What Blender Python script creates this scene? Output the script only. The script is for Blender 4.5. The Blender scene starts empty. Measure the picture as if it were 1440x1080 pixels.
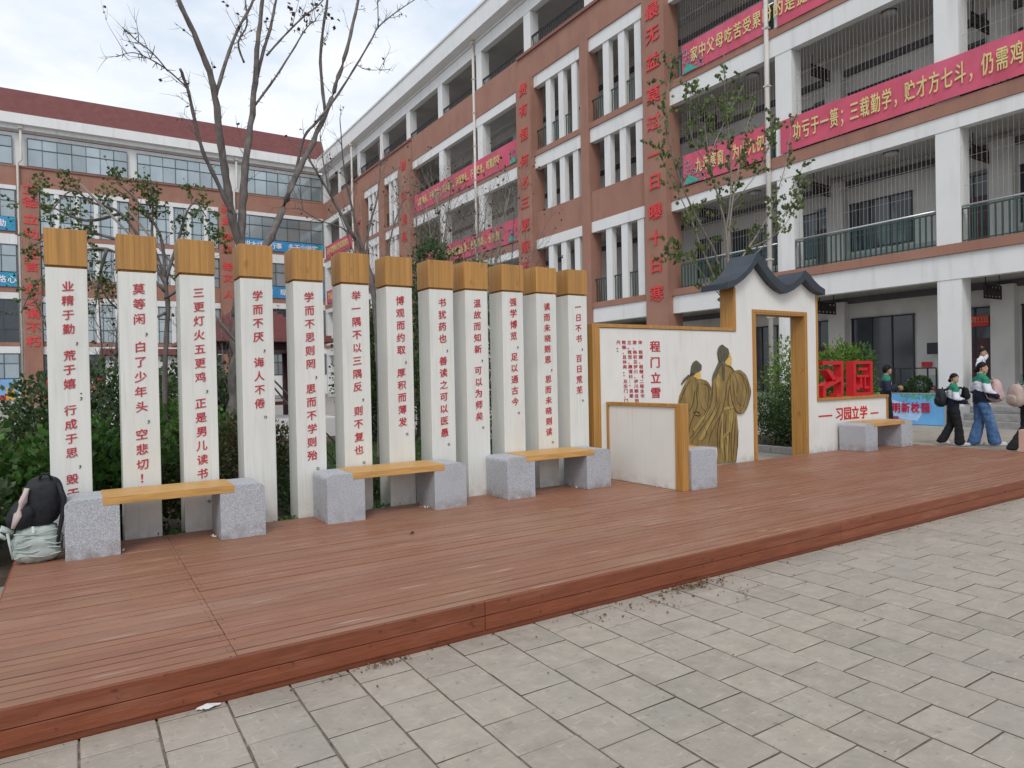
import bpy, bmesh, math, random
from mathutils import Vector, Matrix, noise as mnoise
rnd = random.Random(7)
S = bpy.context.scene
COL = S.collection

# ------------------------------------------------------------------ camera, sky, sun, exposure
FPX = 955.26; YAW, PITCH, ROLL = [math.radians(a) for a in (32.516, -0.55, -1.1356)]
CAMZ = 1.6
Fv = Vector((math.sin(YAW)*math.cos(PITCH), math.cos(YAW)*math.cos(PITCH), math.sin(PITCH)))
R0 = Vector((math.cos(YAW), -math.sin(YAW), 0)); U0 = R0.cross(Fv)
Rv = R0*math.cos(ROLL)+U0*math.sin(ROLL); Uv = -R0*math.sin(ROLL)+U0*math.cos(ROLL)
CP = Vector((0, 0, CAMZ))
cam = bpy.data.objects.new('camera', bpy.data.cameras.new('camera')); COL.objects.link(cam)
M = Matrix.Identity(4)
for i in range(3):
    M[i][0] = Rv[i]; M[i][1] = Uv[i]; M[i][2] = -Fv[i]; M[i][3] = CP[i]
cam.matrix_world = M
cam.data.sensor_width = 36; cam.data.lens = FPX/1440*36; cam.data.clip_end = 1500
S.camera = cam
SUN_EL, SUN_AZ = math.radians(48), math.atan2(-0.55, -0.80)   # sun stands behind the viewer's left shoulder
w = bpy.data.worlds.new('World'); S.world = w; w.use_nodes = True
nt = w.node_tree; N = nt.nodes; LK = nt.links; N.clear()
out = N.new('ShaderNodeOutputWorld'); bg = N.new('ShaderNodeBackground'); bg.inputs[1].default_value = 0.1
sky = N.new('ShaderNodeTexSky'); sky.sky_type = 'NISHITA'; sky.sun_disc = False
sky.sun_elevation = SUN_EL; sky.sun_rotation = SUN_AZ; sky.dust_density = 2.0
tc = N.new('ShaderNodeTexCoord'); mp = N.new('ShaderNodeMapping'); mp.inputs['Scale'].default_value = (1, 1, 2.2)
n1 = N.new('ShaderNodeTexNoise'); n1.inputs['Scale'].default_value = 2.3; n1.inputs['Detail'].default_value = 7; n1.inputs['Roughness'].default_value = .58
cr = N.new('ShaderNodeValToRGB')
cr.color_ramp.elements[0].position = .38; cr.color_ramp.elements[0].color = (5.3, 6.25, 7.5, 1)
cr.color_ramp.elements[1].position = .63; cr.color_ramp.elements[1].color = (8.9, 9.1, 9.4, 1)
mx = N.new('ShaderNodeMixRGB'); mx.inputs[0].default_value = .88
LK.new(tc.outputs['Generated'], mp.inputs[0]); LK.new(mp.outputs[0], n1.inputs[0]); LK.new(n1.outputs[0], cr.inputs[0])
LK.new(sky.outputs[0], mx.inputs[1]); LK.new(cr.outputs[0], mx.inputs[2]); LK.new(mx.outputs[0], bg.inputs[0]); LK.new(bg.outputs[0], out.inputs[0])
sun = bpy.data.objects.new('sun', bpy.data.lights.new('sun', 'SUN')); COL.objects.link(sun)
sun.data.energy = 1.1; sun.data.angle = math.radians(22); sun.data.color = (1, .96, .9)
sd = Vector((math.sin(SUN_AZ)*math.cos(SUN_EL), math.cos(SUN_AZ)*math.cos(SUN_EL), math.sin(SUN_EL)))
sun.rotation_euler = sd.to_track_quat('Z', 'Y').to_euler()
S.view_settings.view_transform = 'Standard'; S.view_settings.look = 'None'
S.view_settings.exposure = 0.34; S.view_settings.gamma = 1; S.view_settings.use_curve_mapping = False

def ray(px, py): return Fv*FPX+Rv*(px-720)-Uv*(py-540)
def aty(px, py, Y): d = ray(px, py); return CP+d*(Y/d.y)
def atx(px, py, X): d = ray(px, py); return CP+d*(X/d.x)
def atz(px, py, Z): d = ray(px, py); return CP+d*((Z-CAMZ)/d.z)

# ------------------------------------------------------------------ materials
MATS = {}
def mat(name, col, rough=.7, var=.12, scale=6, stretch=(1, 1, 1), bump=0, bscale=40, metal=0, spec=.5, objrnd=0,
        spots=None, trans=0, coord='pos', detail=5, attr=None, foot=None):
    if name in MATS: return MATS[name]
    m = bpy.data.materials.new(name); m.use_nodes = True; nt = m.node_tree; N = nt.nodes; L = nt.links
    p = N['Principled BSDF']; p.inputs['Roughness'].default_value = rough; p.inputs['Metallic'].default_value = metal
    p.inputs['Specular IOR Level'].default_value = spec
    if coord == 'pos':
        g = N.new('ShaderNodeNewGeometry'); src = g.outputs['Position']
    else:
        g = N.new('ShaderNodeTexCoord'); src = g.outputs['Object']
    mpn = N.new('ShaderNodeMapping'); mpn.inputs['Scale'].default_value = stretch; L.new(src, mpn.inputs[0])
    no = N.new('ShaderNodeTexNoise'); no.inputs['Scale'].default_value = scale; no.inputs['Detail'].default_value = detail
    no.inputs['Roughness'].default_value = .6; L.new(mpn.outputs[0], no.inputs[0])
    a = N.new('ShaderNodeValToRGB'); a.color_ramp.elements[0].position = .3; a.color_ramp.elements[1].position = .7
    a.color_ramp.elements[0].color = tuple(max(0, c*(1-var)) for c in col)+(1,)
    a.color_ramp.elements[1].color = tuple(min(1, c*(1+var)) for c in col)+(1,)
    L.new(no.outputs[0], a.inputs[0]); last = a.outputs[0]
    if objrnd or attr:
        hs = N.new('ShaderNodeHueSaturation'); mr = N.new('ShaderNodeMapRange')
        mr.inputs['To Min'].default_value = 1-(objrnd or .12); mr.inputs['To Max'].default_value = 1+(objrnd or .12)
        if attr:
            at = N.new('ShaderNodeAttribute'); at.attribute_name = attr; L.new(at.outputs['Fac'], mr.inputs[0])
        else:
            oi = N.new('ShaderNodeObjectInfo'); L.new(oi.outputs['Random'], mr.inputs[0])
        L.new(mr.outputs[0], hs.inputs['Value']); L.new(last, hs.inputs['Color']); last = hs.outputs[0]
    for sp in (spots or []):   # (colour, scale, threshold lo, hi, stretch, amount)
        sc, ss, lo, hi, st, amt = sp
        m2 = N.new('ShaderNodeMapping'); m2.inputs['Scale'].default_value = st; m2.inputs['Location'].default_value = (3.1, 1.7, .3); L.new(src, m2.inputs[0])
        n2 = N.new('ShaderNodeTexNoise'); n2.inputs['Scale'].default_value = ss; n2.inputs['Detail'].default_value = 3; L.new(m2.outputs[0], n2.inputs[0])
        r2 = N.new('ShaderNodeMapRange'); r2.inputs['From Min'].default_value = lo; r2.inputs['From Max'].default_value = hi; r2.inputs['To Max'].default_value = amt
        L.new(n2.outputs[0], r2.inputs[0])
        mm = N.new('ShaderNodeMixRGB'); mm.inputs[2].default_value = tuple(sc)+(1,); L.new(r2.outputs[0], mm.inputs[0]); L.new(last, mm.inputs[1]); last = mm.outputs[0]
    if foot:   # splash dirt plus contact shade painted into the colour at the foot: (z0, z1, colour, amount)
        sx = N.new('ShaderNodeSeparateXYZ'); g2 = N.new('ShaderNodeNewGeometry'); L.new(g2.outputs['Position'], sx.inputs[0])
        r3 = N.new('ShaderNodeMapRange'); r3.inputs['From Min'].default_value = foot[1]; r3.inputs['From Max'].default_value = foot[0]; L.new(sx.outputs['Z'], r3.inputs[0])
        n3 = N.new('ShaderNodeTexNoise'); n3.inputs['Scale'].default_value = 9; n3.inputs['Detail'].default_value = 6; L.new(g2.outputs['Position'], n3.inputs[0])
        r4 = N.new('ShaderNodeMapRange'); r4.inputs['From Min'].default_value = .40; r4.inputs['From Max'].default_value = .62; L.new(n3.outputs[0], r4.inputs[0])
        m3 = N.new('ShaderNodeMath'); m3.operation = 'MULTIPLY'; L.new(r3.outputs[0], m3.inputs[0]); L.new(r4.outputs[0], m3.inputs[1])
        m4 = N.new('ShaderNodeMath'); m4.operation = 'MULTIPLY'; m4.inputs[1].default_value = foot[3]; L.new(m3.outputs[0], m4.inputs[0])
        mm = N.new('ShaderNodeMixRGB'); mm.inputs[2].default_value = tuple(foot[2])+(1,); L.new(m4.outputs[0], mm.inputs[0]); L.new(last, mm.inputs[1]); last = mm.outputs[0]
    L.new(last, p.inputs['Base Color'])
    if bump:
        nb = N.new('ShaderNodeTexNoise'); nb.inputs['Scale'].default_value = bscale; nb.inputs['Detail'].default_value = 4; L.new(mpn.outputs[0], nb.inputs[0])
        b = N.new('ShaderNodeBump'); b.inputs['Strength'].default_value = bump; b.inputs['Distance'].default_value = .01
        L.new(nb.outputs[0], b.inputs['Height']); L.new(b.outputs[0], p.inputs['Normal'])
    if trans:
        o = N['Material Output']; tr = N.new('ShaderNodeBsdfTranslucent'); L.new(last, tr.inputs[0])
        ms = N.new('ShaderNodeMixShader'); ms.inputs[0].default_value = trans
        L.new(p.outputs[0], ms.inputs[1]); L.new(tr.outputs[0], ms.inputs[2]); L.new(ms.outputs[0], o.inputs[0])
    MATS[name] = m; return m

dirt = lambda c=(.2, .17, .13), a=.5, s=1.5: (c, s, .52, .75, (1, 1, 1), a)
grime_v = lambda c=(.25, .22, .18), a=.4: (c, 3.0, .5, .75, (3, 3, .25), a)
m_white = mat('white_paint', (.72, .72, .68), .6, .04, 3, bump=.15, bscale=60, spots=[grime_v((.45, .43, .38), .35)])
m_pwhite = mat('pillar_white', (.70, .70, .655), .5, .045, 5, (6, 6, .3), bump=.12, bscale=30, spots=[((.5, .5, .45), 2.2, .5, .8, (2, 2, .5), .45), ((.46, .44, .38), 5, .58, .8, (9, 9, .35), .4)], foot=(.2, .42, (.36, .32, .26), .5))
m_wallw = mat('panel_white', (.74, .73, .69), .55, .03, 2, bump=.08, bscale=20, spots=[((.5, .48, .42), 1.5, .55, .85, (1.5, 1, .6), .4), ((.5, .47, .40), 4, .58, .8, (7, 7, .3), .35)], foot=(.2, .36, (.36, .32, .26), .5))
m_bwhite = mat('facade_white', (.74, .74, .73), .75, .04, .8, bump=.1, bscale=20, spots=[((.42, .40, .37), 1.3, .54, .85, (2.5, 2.5, .25), .45)])
m_brown = mat('facade_brown', (.33, .165, .118), .85, .08, .7, bump=.15, bscale=25, spots=[((.22, .115, .09), 1.2, .52, .8, (1.5, 1.5, .3), .5), ((.39, .22, .17), .6, .5, .75, (1, 1, 1), .5), ((.19, .11, .09), 2.5, .6, .75, (4, 4, .12), .45)])
m_brownd = mat('ledge_brown', (.25, .11, .085), .8, .1, 2)
m_wood = mat('varnished_wood', (.43, .215, .052), .45, .24, 2.2, (22, 22, .5), bump=.15, bscale=5, objrnd=.07, spots=[((.25, .11, .02), 2.6, .53, .68, (20, 20, .5), .3), ((.26, .12, .02), 9, .66, .72, (1.2, 1.2, .6), .7)])
m_woodh = mat('bench_wood', (.56, .31, .095), .45, .2, 3, (1.2, 30, 10), bump=.15, bscale=5, spots=[((.3, .13, .03), 3, .55, .75, (1, 24, 24), .6)])
m_deck = mat('deck_board', (.268, .118, .068), .46, .16, 4, (1.2, 28, 28), bump=.25, bscale=6, objrnd=.10, spots=[
    ((.35, .205, .145), 1.0, .50, .72, (.7, 2.5, 1), .5), ((.55, .44, .36), 2.6, .66, .72, (.7, 16, 1), .6), ((.17, .075, .055), 1.6, .58, .8, (1.5, 8, 1), .5), ((.3, .2, .1), .8, .56, .75, (1, 1.3, 1), .35)])
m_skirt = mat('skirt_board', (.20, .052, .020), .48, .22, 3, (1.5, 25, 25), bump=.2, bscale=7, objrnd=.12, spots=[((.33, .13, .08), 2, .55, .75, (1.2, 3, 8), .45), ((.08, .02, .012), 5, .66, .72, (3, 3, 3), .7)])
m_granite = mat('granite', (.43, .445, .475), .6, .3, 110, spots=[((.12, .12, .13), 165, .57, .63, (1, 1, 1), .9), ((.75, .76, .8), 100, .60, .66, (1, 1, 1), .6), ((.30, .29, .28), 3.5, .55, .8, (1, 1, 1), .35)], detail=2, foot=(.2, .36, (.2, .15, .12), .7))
pav_spots = [((.37, .325, .28), .9, .42, .7, (1, 1, 1), .5), ((.25, .25, .21), 1.7, .52, .7, (1, 1, 1), .4), ((.19, .165, .14), 2.6, .6, .8, (1, 1, 1), .4), ((.50, .47, .41), 7, .62, .70, (1.5, 6, 1), .4), ((.47, .44, .38), 5, .64, .7, (7, 1.2, 1), .3), ((.15, .12, .085), 26, .64, .72, (1, 1, 1), .45)]
m_paver = mat('paver_stone', (.345, .302, .25), .8, .12, 9, bump=.45, bscale=30, objrnd=.08, spots=pav_spots)
m_paverf = mat('paver_stone_far', (.345, .302, .25), .8, .12, 9, bump=.45, bscale=30, objrnd=.08, attr='shade', spots=pav_spots)
m_joint = mat('joint_dirt', (.15, .125, .095), .95, .5, 14, bump=.4, spots=[((.08, .1, .04), 6, .55, .65, (1, 1, 1), .5)])
m_soil = mat('soil', (.085, .062, .045), .95, .35, 9, bump=.8, bscale=30)
m_grass = mat('grass', (.065, .115, .03), .8, .4, 14, bump=.5, trans=.2)
m_ground = mat('ground_concrete', (.33, .315, .285), .85, .12, 1.5, bump=.2, spots=[((.2, .19, .17), .6, .5, .7, (1, 1, 1), .5)])
m_rooft = mat('dark_tile', (.026, .036, .05), .4, .18, 6, bump=.1, bscale=30)
m_redroof = mat('red_roof_tile', (.215, .075, .07), .7, .14, 2, spots=[((.28, .1, .09), 1.5, .56, .8, (1, 1, 1), .35)])
m_red = mat('red_paint', (.55, .012, .018), .38, .1, 10)
m_ink = mat('red_lettering', (.46, .03, .04), .6, .2, 60)
m_inkg = mat('grey_lettering', (.07, .09, .08), .6, .1)
m_signred = mat('facade_letter_red', (.68, .05, .05), .5, .05)
m_ban = mat('banner_cloth', (.58, .085, .145), .65, .12, 1.2, bump=.3, bscale=3, spots=[((.62, .16, .28), .5, .5, .75, (1, 1, 1), .5)])
m_bantext = mat('banner_text', (.72, .58, .26), .6, .05)
m_bluban = mat('blue_banner', (.04, .26, .55), .6, .2, .8)
m_wtext = mat('white_print', (.8, .8, .82), .6, .02)
m_glass = mat('window_glass', (.36, .41, .43), .12, .18, .35, (1, 1, .6), metal=.55, objrnd=.15)
m_dglass = mat('dark_glass', (.04, .048, .058), .12, .3, .8, spec=.6, spots=[((.2, .22, .23), .55, .56, .6, (1, 1.3, .4), .6)])
m_frame = mat('window_frame', (.05, .085, .085), .5, .1)
m_inner = mat('corridor_wall', (.62, .60, .57), .85, .06, .8, spots=[((.3, .28, .26), 1.2, .5, .8, (1, 1, .5), .4)])
m_ceil = mat('corridor_ceiling', (.52, .51, .49), .9, .1, .8)
m_green = mat('green_railing', (.018, .062, .05), .45, .15, 5)
m_steel = mat('steel_handrail', (.6, .6, .6), .35, .05, metal=.8)
m_wire = mat('wire', (.42, .40, .37), .5, .05, metal=.3)
m_pipe = mat('drain_pipe', (.6, .56, .52), .6, .1, 2)
m_ddoor = mat('dark_red_door', (.07, .022, .025), .5, .2)
m_dark = mat('dark_metal', (.02, .02, .024), .5, .2)
m_bark = mat('bark', (.14, .12, .11), .9, .4, 12, (1, 1, .35), bump=.9, bscale=25, spots=[((.24, .21, .19), 10, .55, .68, (1, 1, .6), .5)])
m_barkl = mat('pale_bark', (.24, .21, .175), .9, .25, 20, (1, 1, .3), bump=.4)
m_twig = mat('twig', (.12, .09, .075), .9, .2)
m_leafd = mat('leaf_dark', (.052, .09, .035), .5, .5, 5, trans=.25, spots=[((.08, .15, .04), 9, .5, .7, (1, 1, 1), .7)])
m_leafg = mat('leaf_green', (.065, .16, .03), .5, .45, 6, trans=.3, spots=[((.13, .24, .035), 3.5, .5, .7, (1, 1, 1), .75)])
m_leafy = mat('leaf_bright', (.13, .25, .03), .5, .4, 4, trans=.35, spots=[((.24, .3, .04), 4, .5, .7, (1, 1, 1), .6)])
m_leafo = mat('leaf_olive', (.10, .155, .038), .55, .4, 5, trans=.35, spots=[((.19, .16, .04), 6, .55, .7, (1, 1, 1), .6)])
m_leafr = mat('leaf_bronze', (.085, .075, .035), .6, .45, 5, trans=.25, spots=[((.16, .05, .03), 7, .55, .7, (1, 1, 1), .6)])
m_leafdry = mat('leaf_dry', (.07, .035, .03), .8, .5, 20, trans=.2)
m_robe = mat('robe_print', (.25, .165, .05), .7, .25, 5, (3, 3, 1), spots=[((.33, .25, .09), 3, .48, .7, (4, 4, .7), .7), ((.10, .06, .025), 4, .55, .75, (5, 5, .7), .65)])
m_robel = mat('robe_light', (.36, .26, .08), .7, .2, 12)
m_hat = mat('hat_print', (.10, .092, .06), .7, .2, 15)
m_gold = mat('face_print', (.66, .46, .12), .7, .15, 25)
m_line = mat('line_print', (.06, .036, .02), .7, .1)
m_paper = mat('paper', (.75, .74, .72), .8, .05)
m_litter = mat('leaf_litter', (.15, .09, .05), .9, .5, 60)
m_pinkpost = mat('pink_stone', (.55, .36, .29), .7, .06)

# ------------------------------------------------------------------ mesh helpers
def hide(o, kind): o['kind'] = kind
class MB:
    def __init__(s): s.v = []; s.f = []; s.m = []; s.sm = []; s.sh = []
    def add(s, vs, fs, mi=0, smooth=False, sh=.5):
        b = len(s.v); s.v += [tuple(x) for x in vs]
        for f in fs: s.f.append([i+b for i in f]); s.m.append(mi); s.sm.append(smooth); s.sh.append(sh)
    def box(s, x0, x1, y0, y1, z0, z1, mi=0):
        s.add([(x0, y0, z0), (x1, y0, z0), (x1, y1, z0), (x0, y1, z0), (x0, y0, z1), (x1, y0, z1), (x1, y1, z1), (x0, y1, z1)],
              [(0, 3, 2, 1), (4, 5, 6, 7), (0, 1, 5, 4), (1, 2, 6, 5), (2, 3, 7, 6), (3, 0, 4, 7)], mi)
        return s
    def tube(s, pts, rad, n=6, mi=0, cap=True):
        pts = [Vector(p) for p in pts]
        if not hasattr(rad, '__len__'): rad = [rad]*len(pts)
        rings = []; up = Vector((.3, .2, 1))
        for i, p in enumerate(pts):
            t = (pts[min(i+1, len(pts)-1)]-pts[max(i-1, 0)])
            t = t.normalized() if t.length > 1e-9 else Vector((0, 0, 1))
            a = t.cross(up); 
            if a.length < .1: a = t.cross(Vector((1, 0, 0)))
            a.normalize(); b = t.cross(a)
            rings.append([p+(a*math.cos(2*math.pi*k/n)+b*math.sin(2*math.pi*k/n))*rad[i] for k in range(n)])
        vs = [q for r in rings for q in r]; fs = []
        for i in range(len(pts)-1):
            for k in range(n):
                fs.append((i*n+k, i*n+(k+1) % n, (i+1)*n+(k+1) % n, (i+1)*n+k))
        if cap: fs.append(tuple(range(n-1, -1, -1))); fs.append(tuple((len(pts)-1)*n+k for k in range(n)))
        s.add(vs, fs, mi, n > 4); return s
    def prism(s, poly, y0, y1, mi=0, side=None):     # poly of (x,z), extruded along y
        n = len(poly); from mathutils.geometry import tessellate_polygon
        tri = tessellate_polygon([[Vector((p[0], p[1], 0)) for p in poly]])
        vs = [(p[0], y0, p[1]) for p in poly]+[(p[0], y1, p[1]) for p in poly]
        s.add(vs, [tuple(t) for t in tri]+[tuple(i+n for i in t[::-1]) for t in tri], mi)
        s.add(vs, [(i, (i+1) % n, (i+1) % n+n, i+n) for i in range(n)], mi if side is None else side)
        return s
    def build(s, name, mats, parent=None, bevel=0, seg=2, recalc=False):
        me = bpy.data.meshes.new(name)
        me.from_pydata(s.v, [], s.f)
        mats = mats if isinstance(mats, (list, tuple)) else [mats]
        for m in mats: me.materials.append(m)
        me.polygons.foreach_set('material_index', s.m); me.polygons.foreach_set('use_smooth', s.sm)
        if len(set(s.sh)) > 1:
            a = me.attributes.new('shade', 'FLOAT', 'FACE'); a.data.foreach_set('value', s.sh)
        if bevel or recalc:
            bm = bmesh.new(); bm.from_mesh(me)
            bmesh.ops.recalc_face_normals(bm, faces=bm.faces)
            if bevel: bmesh.ops.bevel(bm, geom=[e for e in bm.edges if len(e.link_faces) == 2 and e.calc_face_angle(0) > .45], offset=bevel, segments=seg, affect='EDGES', profile=.5, clamp_overlap=True)
            bm.to_mesh(me); bm.free()
        me.update()
        return link(name, me, parent)
def link(name, me, parent=None):
    o = bpy.data.objects.new(name, me); COL.objects.link(o)
    if parent is not None: o.parent = parent
    return o
def thing(name, label, cat, loc=(0, 0, 0), group=None):
    o = bpy.data.objects.new(name, None); COL.objects.link(o); o.empty_display_size = .2
    o.location = loc; o['label'] = label; o['category'] = cat
    if group: o['group'] = group
    return o
def tag(o, label, cat, group=None):
    o['label'] = label; o['category'] = cat
    if group: o['group'] = group
    return o
def part(mb, name, mats, root, **k):
    """build a mesh given in world coordinates as a child of root (root unrotated, unscaled)"""
    o = mb.build(name, mats, None, **k)
    o.parent = root
    off = Vector((0, 0, 0)); r = root
    while r is not None: off += Vector(r.location); r = r.parent
    o.data.transform(Matrix.Translation(-off))
    return o
def pbox(root, name, m, x0, x1, y0, y1, z0, z1, bevel=0):
    return part(MB().box(x0, x1, y0, y1, z0, z1), name, m, root, bevel=bevel)

GC = {}
def glyph(ch, bold=.012, ext=.02):
    k = (ch, bold, ext)
    if k in GC: return GC[k]
    cu = bpy.data.curves.new('t', 'FONT'); cu.body = ch; cu.size = 1; cu.extrude = ext; cu.offset = bold; cu.resolution_u = 3
    o = bpy.data.objects.new('t', cu); COL.objects.link(o)
    me = bpy.data.meshes.new_from_object(o.evaluated_get(bpy.context.evaluated_depsgraph_get()))
    r = ([(v.co.x-.475, v.co.y-.345, v.co.z) for v in me.vertices], [tuple(p.vertices) for p in me.polygons])
    bpy.data.objects.remove(o); bpy.data.curves.remove(cu); bpy.data.meshes.remove(me)
    GC[k] = r; return r
def put(mb, ch, pos, su, sv, axis='y', out=.003, bold=.012, shear=0, mi=0, dirn=None):
    """one character centred at pos. axis 'y': faces -y; axis 'x': faces -x"""
    vs, fs = glyph(ch, 0)
    cop = [(0, 0)] if bold < .004 else [(0, 0), (bold*1.3, bold*.9), (-bold*1.3, -bold*.9)] if shear else [(-bold, 0), (bold, 0), (0, -bold*.7), (0, bold*.7)]
    for q, (du, dv) in enumerate(cop):
        P = []
        for u, v, wz in vs:
            u = u+du; v2 = v+dv+shear*u
            if axis == 'y': P.append((pos[0]+u*su, pos[1]-out-wz*.12-q*.0003, pos[2]+v2*sv))
            elif axis == 'x': P.append((pos[0]-out-wz*.5-q*.0025, pos[1]-u*su, pos[2]+v2*sv))
        mb.add(P, fs, mi)
def char(root, name, m, *a, **k):
    b = MB(); put(b, *a, **k); return part(b, name, m, root)

# ------------------------------------------------------------------ setting: ground, garden, pavement
g = MB().box(-300, 300, -300, 300, -.6, -.05).build('ground', m_ground); hide(g, 'structure')
g = MB().box(-30, 8.9, 7.02, 34, -.049, .03).build('garden_soil', m_soil); hide(g, 'structure')
g = MB().box(11.72, 14.3, 7.4, 12.0, -.049, .06).build('planting_bed', m_soil); hide(g, 'structure')
g = MB().box(-30, 9.0, 34, 68.3, -.045, .0).build('path', m_ground); hide(g, 'structure')
kb = MB().box(0, .10, 0, .62, 0, .15).build('kerb_stone', mat('kerb', (.36, .34, .32), .8, .15, 12, bump=.3), bevel=.008); 
kerb = bpy.data.objects.new('kerb', None); COL.objects.link(kerb); kerb['kind'] = 'structure'; kerb.location = (11.6, 7.4, -.02)
kb.parent = kerb
for i in range(1, 8):
    o = kb.copy(); COL.objects.link(o); o.parent = kerb; o.location = (0, i*.63, 0)
# paved plaza: joint bed, single pavers, joined pavers beyond
pave = MB().box(-4, 60, -6, 3.645, -.05, -.0055).box(13.22, 60, 3.6455, 12, -.049, -.0055).box(8.9, 13.2195, 7.3, 12, -.048, -.0055).build('pavement', m_joint); hide(pave, 'structure')
def pv_mesh(r):
    j = lambda: r.uniform(-.0025, .0025)
    a, b, t, c = .1508, .1460, r.uniform(-.0012, .0018), .003
    top = [(-a+c+j(), -b+c+j(), t), (a-c+j(), -b+c+j(), t+j()*.4), (a-c+j(), b-c+j(), t+j()*.4), (-a+c+j(), b-c+j(), t)]
    mid = [(-a+j()*.5, -b+j()*.5, t-.003), (a+j()*.5, -b+j()*.5, t-.003), (a+j()*.5, b+j()*.5, t-.003), (-a+j()*.5, b+j()*.5, t-.003)]
    bot = [(x, y, -.03) for x, y, z in mid]
    vs = top+mid+bot
    fs = [(0, 1, 2, 3)]+[(4+i, 4+(i+1) % 4, (i+1) % 4, i) for i in range(4)]+[(8+i, 8+(i+1) % 4, 4+(i+1) % 4, 4+i) for i in range(4)]
    return vs, fs
m_jside = mat('joint_side_dirt', (.10, .083, .063), .95, .3, 20)
def clip_top(vs, lim): return [(x, min(y, lim), z) for x, y, z in vs]
variants = []
for i in range(10):
    vs, fs = pv_mesh(rnd); b = MB(); b.add(vs, fs); me = bpy.data.meshes.new('paver'); me.from_pydata(b.v, [], b.f); me.materials.append(m_paver); me.materials.append(m_jside)
    for p_ in me.polygons: p_.material_index = 0 if p_.index < 5 else 1
    variants.append(me)
cells = []
for i in range(-9, 62):
    cx = -.034+.156+.3125*i
    for j in range(-6, 42):
        cy = 3.31-.3*j+(.15 if i % 2 else 0)
        cells.append((cx, cy))
for i in range(-9, 62):
    cx = -.034+.156+.3125*i
    for j in range(1, 30):
        cells.append((cx, 3.31+.3*j+(.15 if i % 2 else 0)))
cells = sorted(set((round(a, 4), round(b, 4)) for a, b in cells))
keep = []
for cx, cy in cells:
    if -.65 < cx < 13.3 and 3.795 < cy < 7.3: continue
    if cx < 13.3 and cy > 3.795 and not (cx > 9.05 and cx < 11.45 and cy > 7.45): continue
    if cx > 13.3 and cx < 14.5 and cy > 7.3: continue
    if cy > 3.5 and cx < -.6: continue
    v = Vector((cx, cy, 0))-CP; d = v.dot(Fv)
    if d < .4: vis = 99
    else:
        X = 720+FPX*v.dot(Rv)/d; Y = 540-FPX*v.dot(Uv)/d
        vis = 0 if (-60 < X < 1500 and Y < 1160) else 50
    keep.append((vis+v.length, cx, cy))
keep.sort()
far = MB()
for n, (d, cx, cy) in enumerate(keep):
    if cx < 13.2 and cy+.15 > 3.655 and cy < 3.8:
        vs, fs = pv_mesh(rnd); b = MB(); b.add(clip_top(vs, 3.657-cy), fs[:5]); b.add(clip_top(vs, 3.657-cy), fs[5:], 1)
        if n < 300: o = b.build('paver', [m_paver, m_jside], pave); o.location = (cx, cy, 0)
        else: sh0 = rnd.random(); far.add([(x+cx, y+cy, z) for x, y, z in clip_top(vs, 3.657-cy)], fs[:5], sh=sh0); far.add([(x+cx, y+cy, z) for x, y, z in clip_top(vs, 3.657-cy)], fs[5:], 1, sh=sh0)
    elif n < 300:
        o = link('paver', rnd.choice(variants), pave); o.location = (cx, cy, 0); o.rotation_euler = (rnd.uniform(-.004, .004), rnd.uniform(-.004, .004), rnd.uniform(-.008, .008)+(math.pi if rnd.random() < .5 else 0))
    else:
        vs, fs = pv_mesh(rnd); sh0 = rnd.random(); W2 = [(x+cx, y+cy, z) for x, y, z in vs]; far.add(W2, fs[:5], sh=sh0); far.add(W2, fs[5:], 1, sh=sh0)
o = far.build('paver', [m_paverf, m_jside], pave); hide(o, 'stuff')
g = MB().box(19.3, 60, -20, 12, -.02, .002).build('far_pavement', m_ground); hide(g, 'structure')
# dust against the skirt, sand in the joints
# ------------------------------------------------------------------ wooden deck
DZ = .21; DX0, DX1, DY0, DY1 = -.46, 13.1, 3.66, 7.0
deck = thing('wooden_deck', 'low reddish brown plank deck under the white pillars and benches', 'deck', (DX0, DY0, 0))
nb = 36; bw = (DY1-DY0)/nb
joints = [DX0, .65, 4.35, 8.05, 11.75, DX1]
for r in range(nb):
    y0 = DY0+r*bw
    for k in range(len(joints)-1):
        x0, x1 = joints[k]+(rnd.uniform(0, .003) if k == 1 else .0004), joints[k+1]-(rnd.uniform(0, .002) if k == 0 else .0004)
        z = DZ+rnd.uniform(-.002, .002)
        gp = rnd.choice((.003, .0045, .006, .0075))
        o = part(MB().box(x0, x1, y0+gp+(.018 if r == 0 else 0), y0+bw-gp, z-.026, z), 'deck_board', m_deck, deck, bevel=.0025)
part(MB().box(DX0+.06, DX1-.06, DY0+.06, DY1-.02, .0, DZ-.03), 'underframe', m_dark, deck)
sj = [DX0, 2.1, 5.9, 9.97, DX1]
for k in range(4):
    for z0, z1, dy in ((.121, .207, 0), (.031, .117, .001)):
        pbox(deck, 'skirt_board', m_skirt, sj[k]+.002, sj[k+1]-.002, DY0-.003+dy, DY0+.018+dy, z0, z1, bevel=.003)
pbox(deck, 'base_strip', m_skirt, DX0, DX1, DY0+.008, DY0+.02, -.005, .029)
for a, b in ((.121, .207), (.031, .117)):
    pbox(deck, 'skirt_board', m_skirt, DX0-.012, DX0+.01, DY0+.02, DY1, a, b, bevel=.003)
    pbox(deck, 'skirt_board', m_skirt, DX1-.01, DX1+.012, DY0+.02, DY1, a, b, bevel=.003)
sc = MB()
for r in range(nb):
    for jx in joints[1:-1]:
        for dx in (-.03, .03):
            for dy in (.025, .068):
                if rnd.random() < .45 or jx > 1: continue
                sc.tube([(jx+dx, DY0+r*bw+dy, DZ), (jx+dx, DY0+r*bw+dy, DZ+.0022)], .0032, 6)
o = part(sc, 'screw', m_dark, deck); hide(o, 'stuff')

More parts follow.
